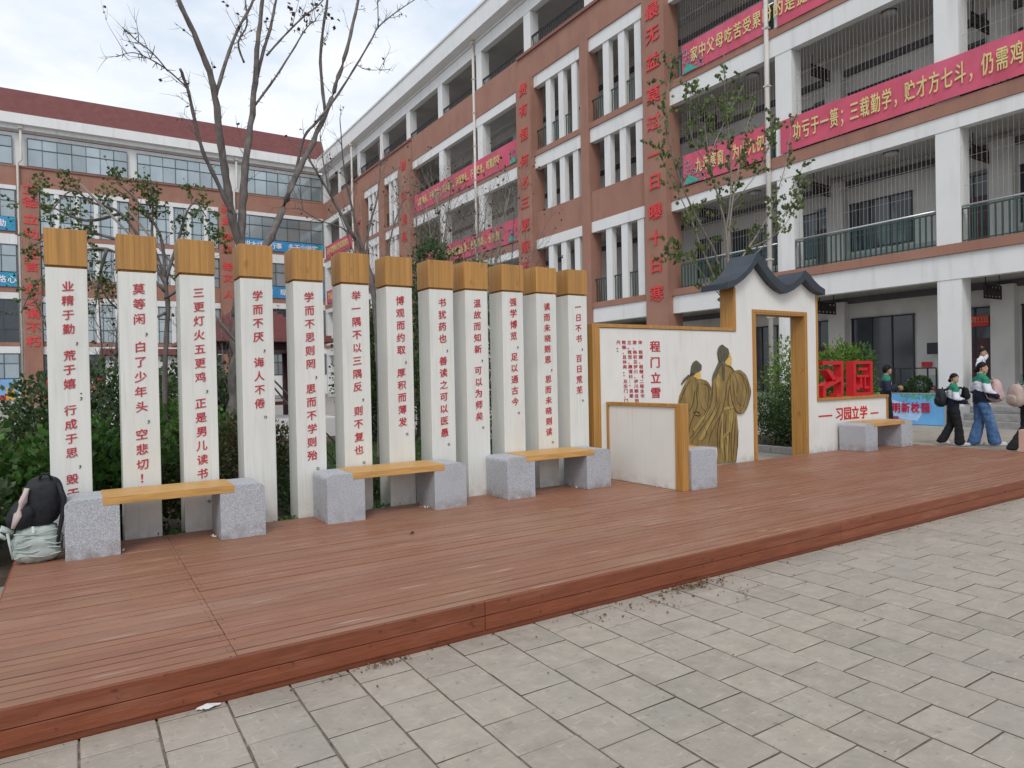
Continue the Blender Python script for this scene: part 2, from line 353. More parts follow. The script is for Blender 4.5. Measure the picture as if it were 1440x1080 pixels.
# ------------------------------------------------------------------ twelve pillars
TX = [("业精于勤，荒于嬉；行成于思，毁于随。", 403, 423, '1'), ("莫等闲，白了少年头，空悲切！", 406.7, 428, 0), ("三更灯火五更鸡，正是男儿读书时。", 412, 432, 0),
      ("学而不厌，诲人不倦。", 416, 435.5, 0), ("学而不思则罔，思而不学则殆。", 418, 437, 0), ("举一隅不以三隅反，则不复也。", 416, 434.5, 0),
      ("博观而约取，厚积而薄发。", 423, 440.5, 0), ("书犹药也，善读之可以医愚。", 426, 443, 0), ("温故而知新，可以为师矣。", 426.7, 443, 0),
      ("强学博览，足以通古今。", 425, 441, 0), ("读而未晓则思，思而未晓则读。", 431.5, 446.5, 0), ("一日不书，百日荒芜。", 432, 447, 0)]
TOPS = [2.955, 2.953, 2.956, 2.957, 2.957, 2.957, 2.957, 2.957, 2.97, 2.978, 2.98, 2.983]
LX = [-.222, .316, .812, 1.346, 1.855, 2.353, 2.857, 3.374, 3.836, 4.345, 4.850, 5.350]
ORD = ['', 'second', 'third', 'fourth', 'fifth', 'sixth', 'seventh', 'eighth', 'ninth', 'tenth', 'eleventh', '']
for i in range(12):
    x = LX[i]; W_ = .304; top = TOPS[i]
    txt = TX[i][0]
    lab = 'white square pillar with wooden cap, red vertical characters reading %s' % txt.rstrip('。！')
    t = thing('inscribed_pillar', lab, 'pillar', (x+W_/2, 7.0+W_/2, 0), 'white inscribed pillars along the back of the deck')
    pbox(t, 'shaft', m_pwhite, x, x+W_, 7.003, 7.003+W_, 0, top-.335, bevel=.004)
    pbox(t, 'neck', m_wood, x+.022, x+W_-.022, 7.03, 7.003+W_-.025, top-.335, top-.30)
    pbox(t, 'wooden_cap', m_wood, x-.006, x+W_+.006, 6.994, 7.009+W_, top-.315, top, bevel=.003)
    cx = x+W_*.51
    z1 = aty(95+i*60, TX[i][1], 7).z
    pxs = [94, 193, 280, 361, 433, 500, 562, 622, 669, 721, 769, 813]
    z1 = aty(pxs[i], TX[i][1], 7).z; z2 = aty(pxs[i], TX[i][2], 7).z
    pitch = (z1-z2)*(.99 if i else 1.0); z = z1; b = MB(); pn = MB(); first = True
    cs = min(.128, pitch*.80)
    for ch in txt:
        if ch in '，；。！':
            if ch == '！': char(t, 'character', m_ink, '!', (cx+.03, 7.003, z+pitch*.12), cs, cs, shear=.05)
            else: char(t, 'punctuation_mark', m_inkg, ch, (cx+.08 if ch != '；' else cx+.10, 7.003, z+pitch*.18), cs*.85, cs*.85, bold=.006 if ch != '。' else 0)
            z -= pitch*.86
        else:
            char(t, 'character', m_ink, ch, (cx+rnd.uniform(-.003, .003), 7.003, z), cs*.94, cs*.94, shear=.13, bold=.011+rnd.uniform(-.004, .004)); z -= pitch

# ------------------------------------------------------------------ benches
def bench(loc, rot, label):
    t = thing('granite_bench', label, 'bench', loc, 'granite and wood benches on the deck'); t.rotation_euler = (0, 0, rot)
    def block(x0, x1, side):
        R = .055; W = .38; Hh = .475; pts = []
        prof = [(0, 0), (W, 0), (W, Hh)]
        arc = [(R-R*math.sin(a*math.pi/12), Hh-R+R*math.cos(a*math.pi/12)) for a in range(0, 7)]
        prof = [(0, 0), (W, 0), (W, Hh)]+arc
        if side < 0: prof = [(p[0], p[1]) for p in prof]
        else: prof = [(W-p[0], p[1]) for p in prof][::-1]
        b = MB(); b.prism([(x0+p[0], p[1]) for p in prof], 0, .47)
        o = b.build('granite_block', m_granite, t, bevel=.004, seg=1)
        return o
    block(0, .38, -1); block(1.15, 1.53, 1)
    # wooden slats seated in notches
    for k in range(5):
        MB().box(.262, 1.268, -.004+k*.0948, -.004+k*.0948+.0925, .415, .482).build('seat_slat', m_woodh, t, bevel=.003)
    return t
bench((-.12, 6.44, DZ), 0, 'granite and wood bench at the left end of the deck, beside the black backpack')
bench((2.0, 6.50, DZ), 0, 'granite and wood bench in front of the sixth to eighth pillars from the left')
bench((4.07, 6.52, DZ), 0, 'granite and wood bench in front of the last pillars, left of the low screen panel')
bench((11.30, 6.54, DZ), 0, 'granite and wood bench under the red slogan of the low wall at right')
b5 = thing('granite_bench', 'granite bench half hidden behind the low white screen panel, before the robed figures', 'bench', (6.125, 5.67, DZ), 'granite and wood benches on the deck')
for yy in (0, 1.0):
    b = MB(); R = .055
    arcR = [(.44-R+R*math.sin(a*math.pi/12), .475-R+R*math.cos(a*math.pi/12)) for a in range(0, 7)]
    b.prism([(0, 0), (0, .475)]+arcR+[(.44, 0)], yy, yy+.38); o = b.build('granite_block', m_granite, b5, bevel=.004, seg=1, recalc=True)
for k in range(4): MB().box(.002+k*.107, .105+k*.107, .26, 1.12, .415, .482).build('seat_slat', m_woodh, b5, bevel=.003)

# ------------------------------------------------------------------ low screen panel
sp = thing('screen_panel', 'low white panel with wooden frame standing at right angles to the gateway wall', 'screen', (6.0, 5.69, DZ))
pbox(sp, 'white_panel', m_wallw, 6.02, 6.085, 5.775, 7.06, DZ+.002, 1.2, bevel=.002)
pbox(sp, 'end_post', m_wood, 5.998, 6.108, 5.69, 5.773, DZ, 1.245, bevel=.004)
pbox(sp, 'top_rail', m_wood, 5.998, 6.108, 5.775, 7.055, 1.202, 1.245, bevel=.003)
pbox(sp, 'inner_trim', m_wood, 6.001, 6.018, 5.776, 5.81, DZ+.002, 1.2)
pbox(sp, 'inner_trim', m_wood, 6.001, 6.018, 7.02, 7.055, DZ+.002, 1.2)

# ------------------------------------------------------------------ gateway wall
WY = 7.06; WB = 7.30
gw = thing('gateway_wall', 'white gateway wall with swept dark tile coping, wooden trim and two robed figures', 'wall', (9.0, WY, 0))
Uc = [(8.342, 2.982), (8.536, 3.035), (8.735, 3.15), (8.9, 3.30), (9.045, 3.487), (9.147, 3.43), (9.273, 3.30), (9.454, 3.157), (9.613, 3.065), (9.775, 3.005), (9.971, 3.068), (10.144, 3.178), (10.275, 3.289), (10.404, 3.225), (10.519, 3.136), (10.666, 3.055), (10.821, 3.0)]
Lc = [(8.342, 2.885), (8.522, 2.945), (8.708, 3.045), (8.886, 3.175), (9.041, 3.335), (9.142, 3.25), (9.273, 3.135), (9.42, 3.02), (9.6, 2.93), (9.772, 2.885), (9.969, 2.954), (10.14, 3.05), (10.271, 3.145), (10.371, 3.075), (10.545, 2.98), (10.66, 2.94), (10.821, 2.91)]
def up(z): return z
outline = [(5.852, 0), (9.10, 0), (9.10, 2.56), (10.42, 2.56), (10.42, 0), (12.915, 0), (12.915, 1.085), (10.735, 1.085), (10.735, 2.96)]
outline += [(x, z+.03) for x, z in Lc[::-1] if 8.66 < x < 10.70] + [(8.655, 2.99), (8.655, 2.245), (5.852, 2.245)]
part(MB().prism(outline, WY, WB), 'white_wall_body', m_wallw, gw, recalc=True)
# coping: a curved slab with a fascia lip
n = len(Uc); YF, YB = 6.93, 7.46
for nm, y0, y1, dU, mt in (('tile_coping', YF+.035, YB, -.006, m_rooft), ('coping_fascia', YF, YF+.034, .006, m_rooft)):
    b = MB(); b.prism([(x, z+dU) for x, z in Uc]+[(x, z) for x, z in Lc[::-1]], y0, y1)
    part(b, nm, mt, gw, bevel=.0)
def trim(x0, x1, z0, z1, y0=WY-.018, y1=WY+.002, nm='wood_trim'): return pbox(gw, nm, m_wood, x0, x1, y0, y1, z0, z1, bevel=.002)
pbox(gw, 'wood_side_cladding', m_wood, 5.77, 5.849, WY-.018, WB+.01, 0, 2.30, bevel=.003)
trim(5.851, 5.90, .0, 2.25); trim(5.851, 8.60, 2.252, 2.302, y1=WB+.01)
pbox(gw, 'wood_side_cladding', m_wood, 8.602, 8.652, WY-.02, WB+.01, 2.252, 2.93, bevel=.003)
trim(9.05, 9.10, DZ, 2.56); trim(10.42, 10.47, DZ, 2.56); trim(9.05, 10.47, 2.562, 2.61)
pbox(gw, 'door_jamb', m_wood, 9.102, 9.125, WY-.018, WB+.02, 0, 2.535, bevel=.002); pbox(gw, 'door_jamb', m_wood, 10.395, 10.418, WY-.018, WB+.02, 0, 2.535, bevel=.002)
pbox(gw, 'door_head', m_wood, 9.102, 10.418, WY-.018, WB+.02, 2.537, 2.558)
pbox(gw, 'wood_side_cladding', m_wood, 10.737, 10.765, WY-.02, WB+.01, 1.14, 2.95, bevel=.002)
pbox(gw, 'wood_ledge', m_wood, 10.737, 12.96, WY-.03, WB+.02, 1.088, 1.137, bevel=.003)
pbox(gw, 'wood_side_cladding', m_wood, 12.917, 12.95, WY-.025, WB+.01, 0, 1.086, bevel=.002)
# lettering on the wall
def Wp(px, py): return aty(px, py, WY)
b = MB()
for ch, a, bb in (("程", 302, 443), ("门", 302, 510), ("立", 305, 576), ("雪", 305, 638)):
    p = Wp(820+a/3, 340+bb/3); char(gw, 'title_character', m_ink, ch, (p.x, WY, p.z), .205, .165, bold=.022)
b = MB()
cols = [("宋·程颢、程颐《二程全书", 240, 425), ("游、杨初见伊川，伊川瞑目而", 216, 425), ("立。既觉，顾谓曰：“贤辈", 194, 425), ("既晚，且休矣。”及出门，门", 171, 425), ("尺。”", 148, 425)]
for s_, a, y0 in cols:
    for k, ch in enumerate(s_):
        py = 340+(y0+k*20.5)/3
        if py > 566: break
        p = Wp(820+(a+k*.8)/3, py); put(b, ch, (p.x, WY, p.z), .078, .058, bold=.008)
part(b, 'story_lettering', m_ink, gw)['kind'] = 'stuff'
b = MB()
for ch, px in (("习", 1180), ("园", 1191.5), ("立", 1202.5), ("学", 1214)):
    p = Wp(px, 582.5-(px-1180)*.07); char(gw, 'slogan_character', m_red, ch, (p.x, WY, p.z), .25, .245, bold=.028)
for a, c in ((1151, 1170), (1224, 1235)):
    p = Wp(a, 585.5-(a-1151)*.06); q = Wp(c, 584-(c-1170)*.06); pbox(gw, 'slogan_dash', m_red, p.x, q.x, WY-.008, WY-.003, p.z-.012, p.z+.012)

# robed figures: cut-out relief panels fixed to the wall
Z5 = lambda a, c: Wp(840+a/5.4, 460+c/5.4)
def cut(pts, name, m, dep, base=WY-.0005):
    P = [(Z5(a, c).x, max(DZ+.005, Z5(a, c).z)) for a, c in pts]
    return part(MB().prism(P, base-dep, base), name, m, gw, recalc=True)
def lines(Ls, dep, r=.0055, name='fold_line', m=m_line):
    b = MB()
    for L_ in Ls:
        P = [Z5(a, c) for a, c in L_]; P = [Vector((p.x, WY-dep, p.z)) for p in P]
        Q = []
        for i in range(len(P)-1):
            for k in range(4):
                t = k/4; p0 = P[max(i-1, 0)]; p1 = P[i]; p2 = P[i+1]; p3 = P[min(i+2, len(P)-1)]
                Q.append(.5*((2*p1)+(p2-p0)*t+(2*p0-5*p1+4*p2-p3)*t*t+(3*p1-p0-3*p2+p3)*t**3))
        Q.append(P[-1]); nq = len(Q)
        b.tube(Q, [r*(.35+.65*math.sin(math.pi*(i+.3)/(nq+.3))) for i in range(nq)], 5)
    part(b, name, m, gw)['kind'] = 'stuff'
cut([(612, 705), (612, 575), (622, 520), (650, 455), (690, 385), (715, 365), (745, 375), (790, 395), (825, 405), (850, 435), (862, 480), (880, 520), (870, 640), (840, 700), (760, 900), (690, 890), (640, 800)], 'robe_relief', m_robe, .010)
cut([(705, 345), (710, 300), (725, 268), (748, 252), (768, 268), (788, 290), (786, 325), (765, 340), (735, 355)], 'hat_relief', m_hat, .014)
cut([(735, 350), (765, 335), (780, 325), (777, 345), (784, 372), (776, 392), (760, 396), (740, 382), (718, 368)], 'face_relief', m_gold, .012)
cut([(705, 345), (735, 320), (750, 335), (735, 365), (700, 375)], 'hair_relief', m_line, .013)
cut([(765, 420), (800, 400), (838, 420), (860, 460), (862, 540), (850, 600), (820, 640), (790, 620), (770, 560), (760, 480)], 'sleeve_relief', m_robe, .017)
cut([(700, 370), (640, 436), (632, 436), (650, 400), (690, 360)], 'ribbon_relief', m_hat, .013)
cut([(935, 285), (975, 275), (1005, 290), (1030, 325), (1045, 345), (1030, 420), (1035, 560), (1055, 680), (1063, 780), (1062, 900), (1052, 980), (1045, 1030), (905, 1035), (912, 960), (908, 905), (830, 900), (690, 892), (700, 835), (745, 770), (800, 690), (850, 560), (866, 480), (870, 400), (890, 335)], 'robe_relief', m_robe, .018)
cut([(1000, 360), (1030, 335), (1075, 328), (1115, 362), (1135, 410), (1155, 490), (1142, 560), (1124, 612), (1098, 650), (1062, 655), (1035, 620), (1012, 560), (1000, 470)], 'sleeve_relief', m_robe, .026)
cut([(908, 200), (914, 165), (925, 145), (942, 133), (962, 150), (985, 165), (992, 195), (985, 230), (960, 262), (930, 275), (916, 250)], 'hat_relief', m_hat, .026)
cut([(960, 262), (975, 235), (988, 190), (1000, 198), (1003, 215), (1015, 243), (1008, 258), (1012, 280), (1004, 292), (985, 288), (968, 280)], 'face_relief', m_gold, .022)
cut([(918, 265), (938, 275), (895, 365), (868, 402), (876, 360)], 'ribbon_relief', m_hat, .026)
cut([(938, 275), (956, 275), (960, 340), (956, 400), (946, 410), (940, 350)], 'ribbon_relief', m_hat, .027)
cut([(950, 612), (1030, 595), (1034, 612), (955, 632)], 'sash_relief', m_robel, .022)
cut([(1000, 628), (1022, 622), (1020, 700), (1002, 800), (985, 795), (992, 700)], 'sash_relief', m_robel, .023)
cut([(975, 790), (990, 796), (948, 852), (934, 845)], 'sash_relief', m_robel, .023)
for pts in ([(720, 780), (850, 610), (838, 650), (735, 800)], [(760, 860), (870, 650), (890, 560), (885, 660), (800, 850)], [(930, 900), (935, 660), (950, 650), (950, 1000)], [(970, 1010), (972, 820), (990, 830), (992, 1015)], [(890, 420), (910, 350), (925, 380), (905, 560)]):
    cut(pts, 'light_fold_relief', m_robel, .0205)
lines([[(765, 420), (748, 500), (752, 600), (700, 740), (690, 800)], [(700, 400), (660, 470), (625, 560)], [(800, 400), (838, 480), (830, 600), (800, 680)], [(720, 650), (750, 640), (770, 655)], [(730, 665), (765, 672), (780, 660)], [(780, 430), (830, 440), (858, 480)], [(690, 640), (720, 580), (735, 480)]], .0175)
lines([[(1000, 360), (975, 430), (965, 520), (940, 640), (860, 800), (835, 890)], [(866, 480), (860, 560), (800, 700), (700, 840)], [(890, 420), (900, 520), (870, 640), (760, 800), (700, 880)],
       [(935, 640), (905, 780), (908, 900)], [(1030, 420), (1000, 440), (985, 560), (1010, 640)], [(955, 640), (950, 800), (965, 1010)], [(1012, 640), (1000, 760), (990, 900), (985, 1020)], [(1040, 680), (1035, 820), (1020, 1020)],
       [(1063, 780), (1055, 900), (1045, 1025)], [(975, 660), (965, 760), (975, 900)], [(930, 560), (900, 650), (850, 740), (790, 860)], [(960, 290), (1010, 310), (1040, 350)], [(870, 400), (866, 480), (850, 560)], [(1025, 700), (1010, 830), (1008, 1010)], [(918, 920), (925, 800), (940, 700)], [(805, 760), (825, 810), (805, 850)]], .0215, .0058)
lines([[(1040, 345), (1075, 360), (1110, 430), (1120, 500), (1100, 600), (1065, 650)], [(1060, 340), (1100, 380), (1130, 440), (1138, 520), (1110, 620)], [(1030, 350), (1050, 420), (1045, 500)], [(1015, 400), (1030, 500), (1025, 580)], [(1040, 520), (1060, 580), (1100, 600)],
       [(1000, 360), (1000, 470), (1015, 560), (1035, 620), (1062, 655), (1098, 650), (1124, 612), (1142, 560), (1155, 490), (1135, 410), (1115, 362), (1075, 328), (1030, 335), (1000, 360)]], .0275, .0046)
lines([[(945, 150), (955, 200), (940, 250)], [(920, 180), (935, 230), (925, 265)], [(990, 222), (1000, 220)], [(1002, 270), (1010, 268)]], .0265, .003)

# red cube characters on the ledge
def letterbox(name, label, x0, x1, bars):
    t = thing(name, label, 'sign letter', (x0, WY, 1.137), 'red block characters on the ledge')
    wdt, hgt = x1-x0, .64
    for nm, pts in bars:
        P = [(x0+a*wdt, 1.138+c*hgt) for a, c in pts]
        part(MB().prism(P, WY+.015, WY+.165), nm, m_red, t, recalc=True, bevel=.003, seg=1)
    return t
letterbox('red_block_character', 'left one of two red block characters on the wooden ledge, reading 习', 10.93, 11.56, [
    ('stroke', [(.02, .90), (1, .90), (1, 1), (.02, 1)]), ('stroke', [(.88, 0), (1, 0), (1, .898), (.88, .898)]), ('stroke', [(.66, 0), (.878, 0), (.878, .08), (.66, .11)]),
    ('stroke', [(.20, .74), (.34, .79), (.66, .50), (.56, .42)]), ('stroke', [(.03, .20), (.04, .33), (.878, .56), (.878, .44)]), ('stroke', [(.03, .0), (.16, .0), (.16, .23), (.03, .195)])])
letterbox('red_block_character', 'right one of two red block characters on the wooden ledge, reading 园', 11.88, 12.50, [
    ('stroke', [(0, .0), (.12, .0), (.12, 1), (0, 1)]), ('stroke', [(.87, .0), (1, .0), (1, 1), (.87, 1)]), ('stroke', [(.122, .91), (.868, .91), (.868, 1), (.122, 1)]), ('stroke', [(.122, 0), (.868, 0), (.868, .09), (.122, .09)]),
    ('stroke', [(.27, .73), (.74, .73), (.74, .80), (.27, .80)]), ('stroke', [(.18, .53), (.82, .53), (.82, .60), (.18, .60)]), ('stroke', [(.36, .22), (.44, .22), (.44, .528), (.36, .528)]),
    ('stroke', [(.57, .20), (.64, .20), (.64, .528), (.57, .528)]), ('stroke', [(.20, .18), (.28, .15), (.358, .28), (.358, .36)]), ('stroke', [(.642, .20), (.82, .20), (.82, .27), (.642, .27)])])

# ------------------------------------------------------------------ school building, right wing (facade on the plane x = D)
D = 21.5
bd = thing('classroom_building', 'five storey brick red and white school wing with open corridors and red banners', 'building', (D, 20, 0))
FL = [.5, 5.0, 9.1, 13.75, 18.2]      # corridor floors
def BX(name, m, x0, x1, y0, y1, z0, z1, bevel=0): return pbox(bd, name, m, x0, x1, y0, y1, z0, z1, bevel)
# column rows
CY = [9.53+5.4*k for k in range(-2, 11)]; CW = .66
pier_spans = [(20.76, 22.08), (26.06, 26.7), (30.83, 32.24), (47.0, 49.1), (52.46, 53.7), (57.1, 59.5)]
stair = [(20.76, 32.24), (47.0, 59.5)]
inst = lambda y: any(a-.2 <= y <= b+.2 for a, b in stair)
YA, YZ = -3.0, 69.0
secs = [(YA, 20.758), (32.242, 46.998), (59.502, YZ)]
for y in CY:
    if inst(y+.3): 
        BX('column', m_bwhite, D, D+.55, y, y+CW, 19.7, 21.9)
    else: BX('column', m_bwhite, D, D+.55, y, y+CW, 0, 21.9)
BX('column', m_bwhite, D, D+.55, YZ-.75, YZ-.1, 0, 21.9)
for a, b in secs:
    BX('floor_beam', m_bwhite, D-.02, D+.3, a, b, 4.2, 4.93); BX('ledge', m_brown, D-.10, D+.35, a, b, 4.935, 5.22)
    BX('floor_beam', m_bwhite, D-.02, D+.3, a, b, 8.54, 8.97); BX('ledge', m_brown, D-.06, D+.35, a, b, 8.975, 9.38)
    BX('floor_beam', m_bwhite, D-.02, D+.3, a, b, 13.03, 13.71); BX('ledge', m_brown, D-.06, D+.35, a, b, 13.715, 14.02)
    BX('floor_beam', m_bwhite, D-.02, D+.3, a, b, 17.38, 17.94); BX('spandrel', m_brown, D-.06, D+.35, a, b, 17.945, 19.66)
for a, b in stair:
    BX('spandrel', m_brown, D-.12, D+.3, a, b, 18.12, 19.52); BX('ledge', m_brownd, D-.22, D+.35, a-.08, b+.08, 19.525, 19.68)
for a, b in pier_spans:
    p = -.32 if b-a > 1.3 else -.14
    if (a, b) == (52.46, 53.7): p = -.14
    BX('pier', m_brown, D+p, D+.55, a, b, 0, 18.118)
def bay(y0, y1, nf):
    BX('lintel', m_bwhite, D-.05, D+.28, y0+.002, y1-.002, 17.5, 18.117); BX('ledge', m_brown, D-.12, D+.3, y0+.002, y1-.002, 13.72, 13.99)
    BX('lintel', m_bwhite, D-.05, D+.28, y0+.002, y1-.002, 13.05, 13.717); BX('spandrel', m_brown, D-.03, D+.28, y0+.002, y1-.002, 9.15, 10.64)
    BX('lintel', m_bwhite, D-.05, D+.28, y0+.002, y1-.002, 8.64, 9.148); BX('ledge', m_brown, D-.10, D+.3, y0+.002, y1-.002, 4.92, 5.19)
    BX('lintel', m_bwhite, D-.05, D+.28, y0+.002, y1-.002, 4.22, 4.917)
    st = (y1-y0)/(nf+.65); w_ = .42
    for k in range(nf):
        c = y0+st*(k+.35)+w_*.0
        for z0, z1 in ((13.992, 17.498), (10.642, 13.048), (5.192, 8.638)): BX('fin', m_bwhite, D+.0, D+.28, c, c+w_, z0, z1)
    for zb in (13.99, 5.19):
        rl = thing0('railing', bd); part(MB().box(D+.1, D+.15, y0, y1, zb+1.12, zb+1.18), 'handrail', m_green, rl)
        m2 = MB(); yy = y0+.1
        while yy < y1: m2.box(D+.11, D+.135, yy, yy+.035, zb, zb+1.12); yy += .17
        part(m2, 'balusters', m_green, rl)['kind'] = 'stuff'
def thing0(name, parent):
    o = bpy.data.objects.new(name, None); COL.objects.link(o); o.parent = parent; return o
bay(22.08, 26.06, 3); bay(26.7, 30.83, 3); bay(49.1, 52.46, 3); bay(53.7, 57.1, 3)
# top storey lintel, gutter fascia, roof slab
BX('top_lintel', m_bwhite, D-.02, D+.35, YA, YZ, 21.9, 22.6); BX('groove', m_brownd, D+.0, D+.3, YA, YZ, 22.602, 22.64); BX('top_lintel', m_bwhite, D-.04, D+.35, YA, YZ, 22.642, 22.83)
BX('eaves_gutter', m_bwhite, D-.62, D+.6, YA, YZ, 22.84, 23.98); BX('eaves_lip', m_bwhite, D-.70, D-.5, YA, YZ, 23.985, 24.12)
BX('roof_slab', m_redroof, D+.61, D+9, YA, YZ+.5, 22.84, 23.9)
# slabs, back wall
BWX = 24.25
for i, z in enumerate(FL):
    BX('floor_slab', m_ceil, D+.352 if i else D-.02, BWX, YA, YZ, z-.28 if i else 0, z)
BX('top_ceiling', m_ceil, D+.36, BWX, YA, YZ, 22.3, 22.5)
BX('back_wall', m_inner, BWX, BWX+.3, YA, YZ, 0, 22.8); BX('end_wall', m_inner, D+.0, BWX+.3, YZ+.002, YZ+.3, 0, 22.8)
for z in (4.2, 8.5, 12.6, 17.2): BX('wall_beam', mat('conduit', (.10, .09, .10), .8, .2), BWX-.14, BWX-.002, YA, YZ, z-.12, z+.10)
# classroom windows and doors on the back wall, per bay
for k, y in enumerate(CY[:-1]):
    for i, z in enumerate(FL):
        if inst(y+2.5) : continue
        if y < 3 and i > 3: continue
        o0 = y-9.53
        for nm, ya, yb, za, zb in (('window', 12.25, 14.44, 1.05, 2.7), ('window', 15.1, 16.4, 1.05, 2.7) if True else 0,):
            if i == 0: za, zb = (.35, 2.98) if ya < 13 else (1.5, 3.0)
            wn = thing0(nm, bd)
            part(MB().box(BWX-.03, BWX+.0, o0+ya, o0+yb, z+za, z+zb), 'pane', m_dglass, wn)
            f = MB(); t_ = .05
            f.box(BWX-.06, BWX-.031, o0+ya-t_, o0+yb+t_, z+zb, z+zb+t_).box(BWX-.06, BWX-.031, o0+ya-t_, o0+yb+t_, z+za-t_, z+za)
            for q in range(4 if yb-ya > 1.5 else 3):
                c = o0+ya+(yb-ya)*q/((4 if yb-ya > 1.5 else 3)-1); f.box(BWX-.06, BWX-.031, c-t_/2, c+t_/2, z+za, z+zb)
            part(f, 'window_frame', m_dark, wn)
        dr = thing0('door', bd)
        part(MB().box(BWX-.05, BWX-.001, o0+9.86, o0+10.46, z, z+2.05), 'door_leaf', m_ddoor, dr)
        part(MB().box(BWX-.045, BWX-.002, o0+9.86, o0+10.46, z+2.06, z+2.85), 'transom', m_dglass, dr)
        BX('wall_pilaster', m_inner, BWX-.35, BWX-.002, o0+9.16, o0+9.80, z, z+(3.6 if i else 3.65))
        BX('dado', mat('dado', (.38, .42, .40), .8, .05), BWX-.012, BWX-.001, o0+10.5, o0+14.9, z, z+.9)
for k, y in enumerate(CY[1:5]):
    for z in (9.1, 13.75, 18.2):
        if y > 20: continue
        b = MB().tube([(22.9, y+2.7, z-.30), (22.9, y+2.7, z-.37)], .22, 20)
        part(b, 'ceiling_lamp', m_bwhite, bd); part(MB().tube([(22.9, y+2.7, z-.281), (22.9, y+2.7, z-.299)], .25, 20), 'lamp_ring', m_dark, bd)
# railings in open storeys
def railing(y0, y1, zb, many=True, h=1.06, m_green=m_green, m_steel=m_steel):
    rl = thing0('railing', bd)
    part(MB().tube([(D+.08, y0, zb+h), (D+.08, y1, zb+h)], .035, 8), 'handrail', m_steel, rl)
    part(MB().box(D+.06, D+.10, y0, y1, zb+h-.10, zb+h-.06).box(D+.06, D+.1, y0, y1, zb+.05, zb+.08), 'rail_bar', m_green, rl)
    nbal = int((y1-y0)/.165)
    me = None; mb2 = MB()
    for q in range(nbal+1):
        yy = y0+(y1-y0)*q/nbal
        if many:
            if me is None:
                me = MB().box(-.018, .018, -.02, .02, 0, h-.06).build('baluster', m_green, rl); me.location = (D+.08, yy, zb)-0*Vector() if False else (D+.08-D, yy-20, zb)
            else:
                c = me.copy(); COL.objects.link(c); c.parent = rl; c.location = (.08, yy-20, zb)
        else: mb2.box(D+.065, D+.095, yy-.015, yy+.015, zb, zb+h-.06)
    if many: pass
    else: part(mb2, 'balusters', m_green, rl)['kind'] = 'stuff'
def wires(y0, y1, z0, z1):
    m2 = MB(); yy = y0+.1
    while yy < y1:
        m2.box(D+.2, D+.206, yy, yy+.006, z0, z1); yy += .13
    for f in (.25, .5, .75): m2.box(D+.21, D+.216, y0, y1, z0+(z1-z0)*f, z0+(z1-z0)*f+.006)
    o = part(m2, 'safety_wires', m_wire, bd); hide(o, 'stuff')
for k, y in enumerate(CY[:-1]):
    a, b = y+CW, y+5.4
    if y < -2 or inst(y+2.7) : 
        if not inst(y+2.7): continue
        a2, b2 = a, b
        railing(a2, b2, 19.68, False, .8, m_dark, m_dark) if 3 < y else None
        continue
    b = min(b, YZ-.75)
    if a < 20.7 < b: b = 20.7
    railing(a, b, 5.22, y < 16)
    railing(a, b, 19.68, False, .45, m_dark, m_dark)
    for z0, z1 in ((5.22, 8.54), (9.38, 13.03), (14.02, 17.38)): 
        if y < 40: wires(a, b, z0, z1)
    railing(a, b, 9.38, False, 1.0); railing(a, b, 14.02, False, 1.0)
railing(14.93+CW+.0, 20.7, 5.22, False) if False else None
# drainpipes
for y, z0, z1 in ((15.85, 0, 22.8), (37.35, 0, 22.8), (58.9, 0, 22.8)):
    xx = D-.12 if y != 58.9 else D-.5
    b = MB().tube([(xx, y, z0), (xx, y, z1-.15)], .085, 8).box(xx-.14, xx+.14, y-.14, y+.14, z1-.2, z1)
    z = 1.5
    while z < 22: b.box(xx-.1, xx+.1, y-.1, y+.1, z, z+.05); z += 2.1
    part(b, 'drainpipe', m_pipe, bd)
# characters on the piers
def column_text(pts, yc, size, ext='x', X=None):
    for ch, z in pts: char(bd, 'pier_character', m_signred, ch, (X, yc, z), size*.9, size*.76, 'x', out=.03, bold=.02)
pz = lambda px, py, X: atx(px, py, X).z
X1 = D-.32
column_text([(c, pz(929, y, X1)) for c, y in (("最", 8), ("无", 42), ("益", 81), ("莫", 129), ("过", 168), ("一", 215), ("日", 253), ("曝", 296), ("十", 333), ("日", 372), ("寒", 413))], 21.42, .95, X=X1)
column_text([(c, pz(745, y, X1)) for c, y in (("贵", 120), ("有", 150), ("恒", 185), ("何", 223), ("必", 254), ("三", 283), ("更", 315), ("眠", 346), ("五", 374), ("更", 401), ("起", 430))], 31.5, .95, X=X1)
column_text([(c, pz(568, y, X1)) for c, y in (("奋", 232), ("志", 276), ("鹏", 310), ("程", 334))], 48.0, 1.1, X=X1)
column_text([(c, pz(503, y, X1)) for c, y in (("行", 318),)], 58.0, 1.1, X=X1)
# steps up to the corridor
steps = thing('entrance_steps', 'three grey stone steps up to the corridor behind the walking students', 'steps', (20.3, 5, 0))
for i in range(3): pbox(steps, 'step', mat('step_stone', (.28, .27, .26), .8, .2, 6, spots=[((.12, .12, .11), 2, .5, .7, (1, .4, 6), .6)]), 20.25+i*.38, D-.024, -2, 9.15, i*.18 if i else -.02, (i+1)*.18-.003, bevel=.01)

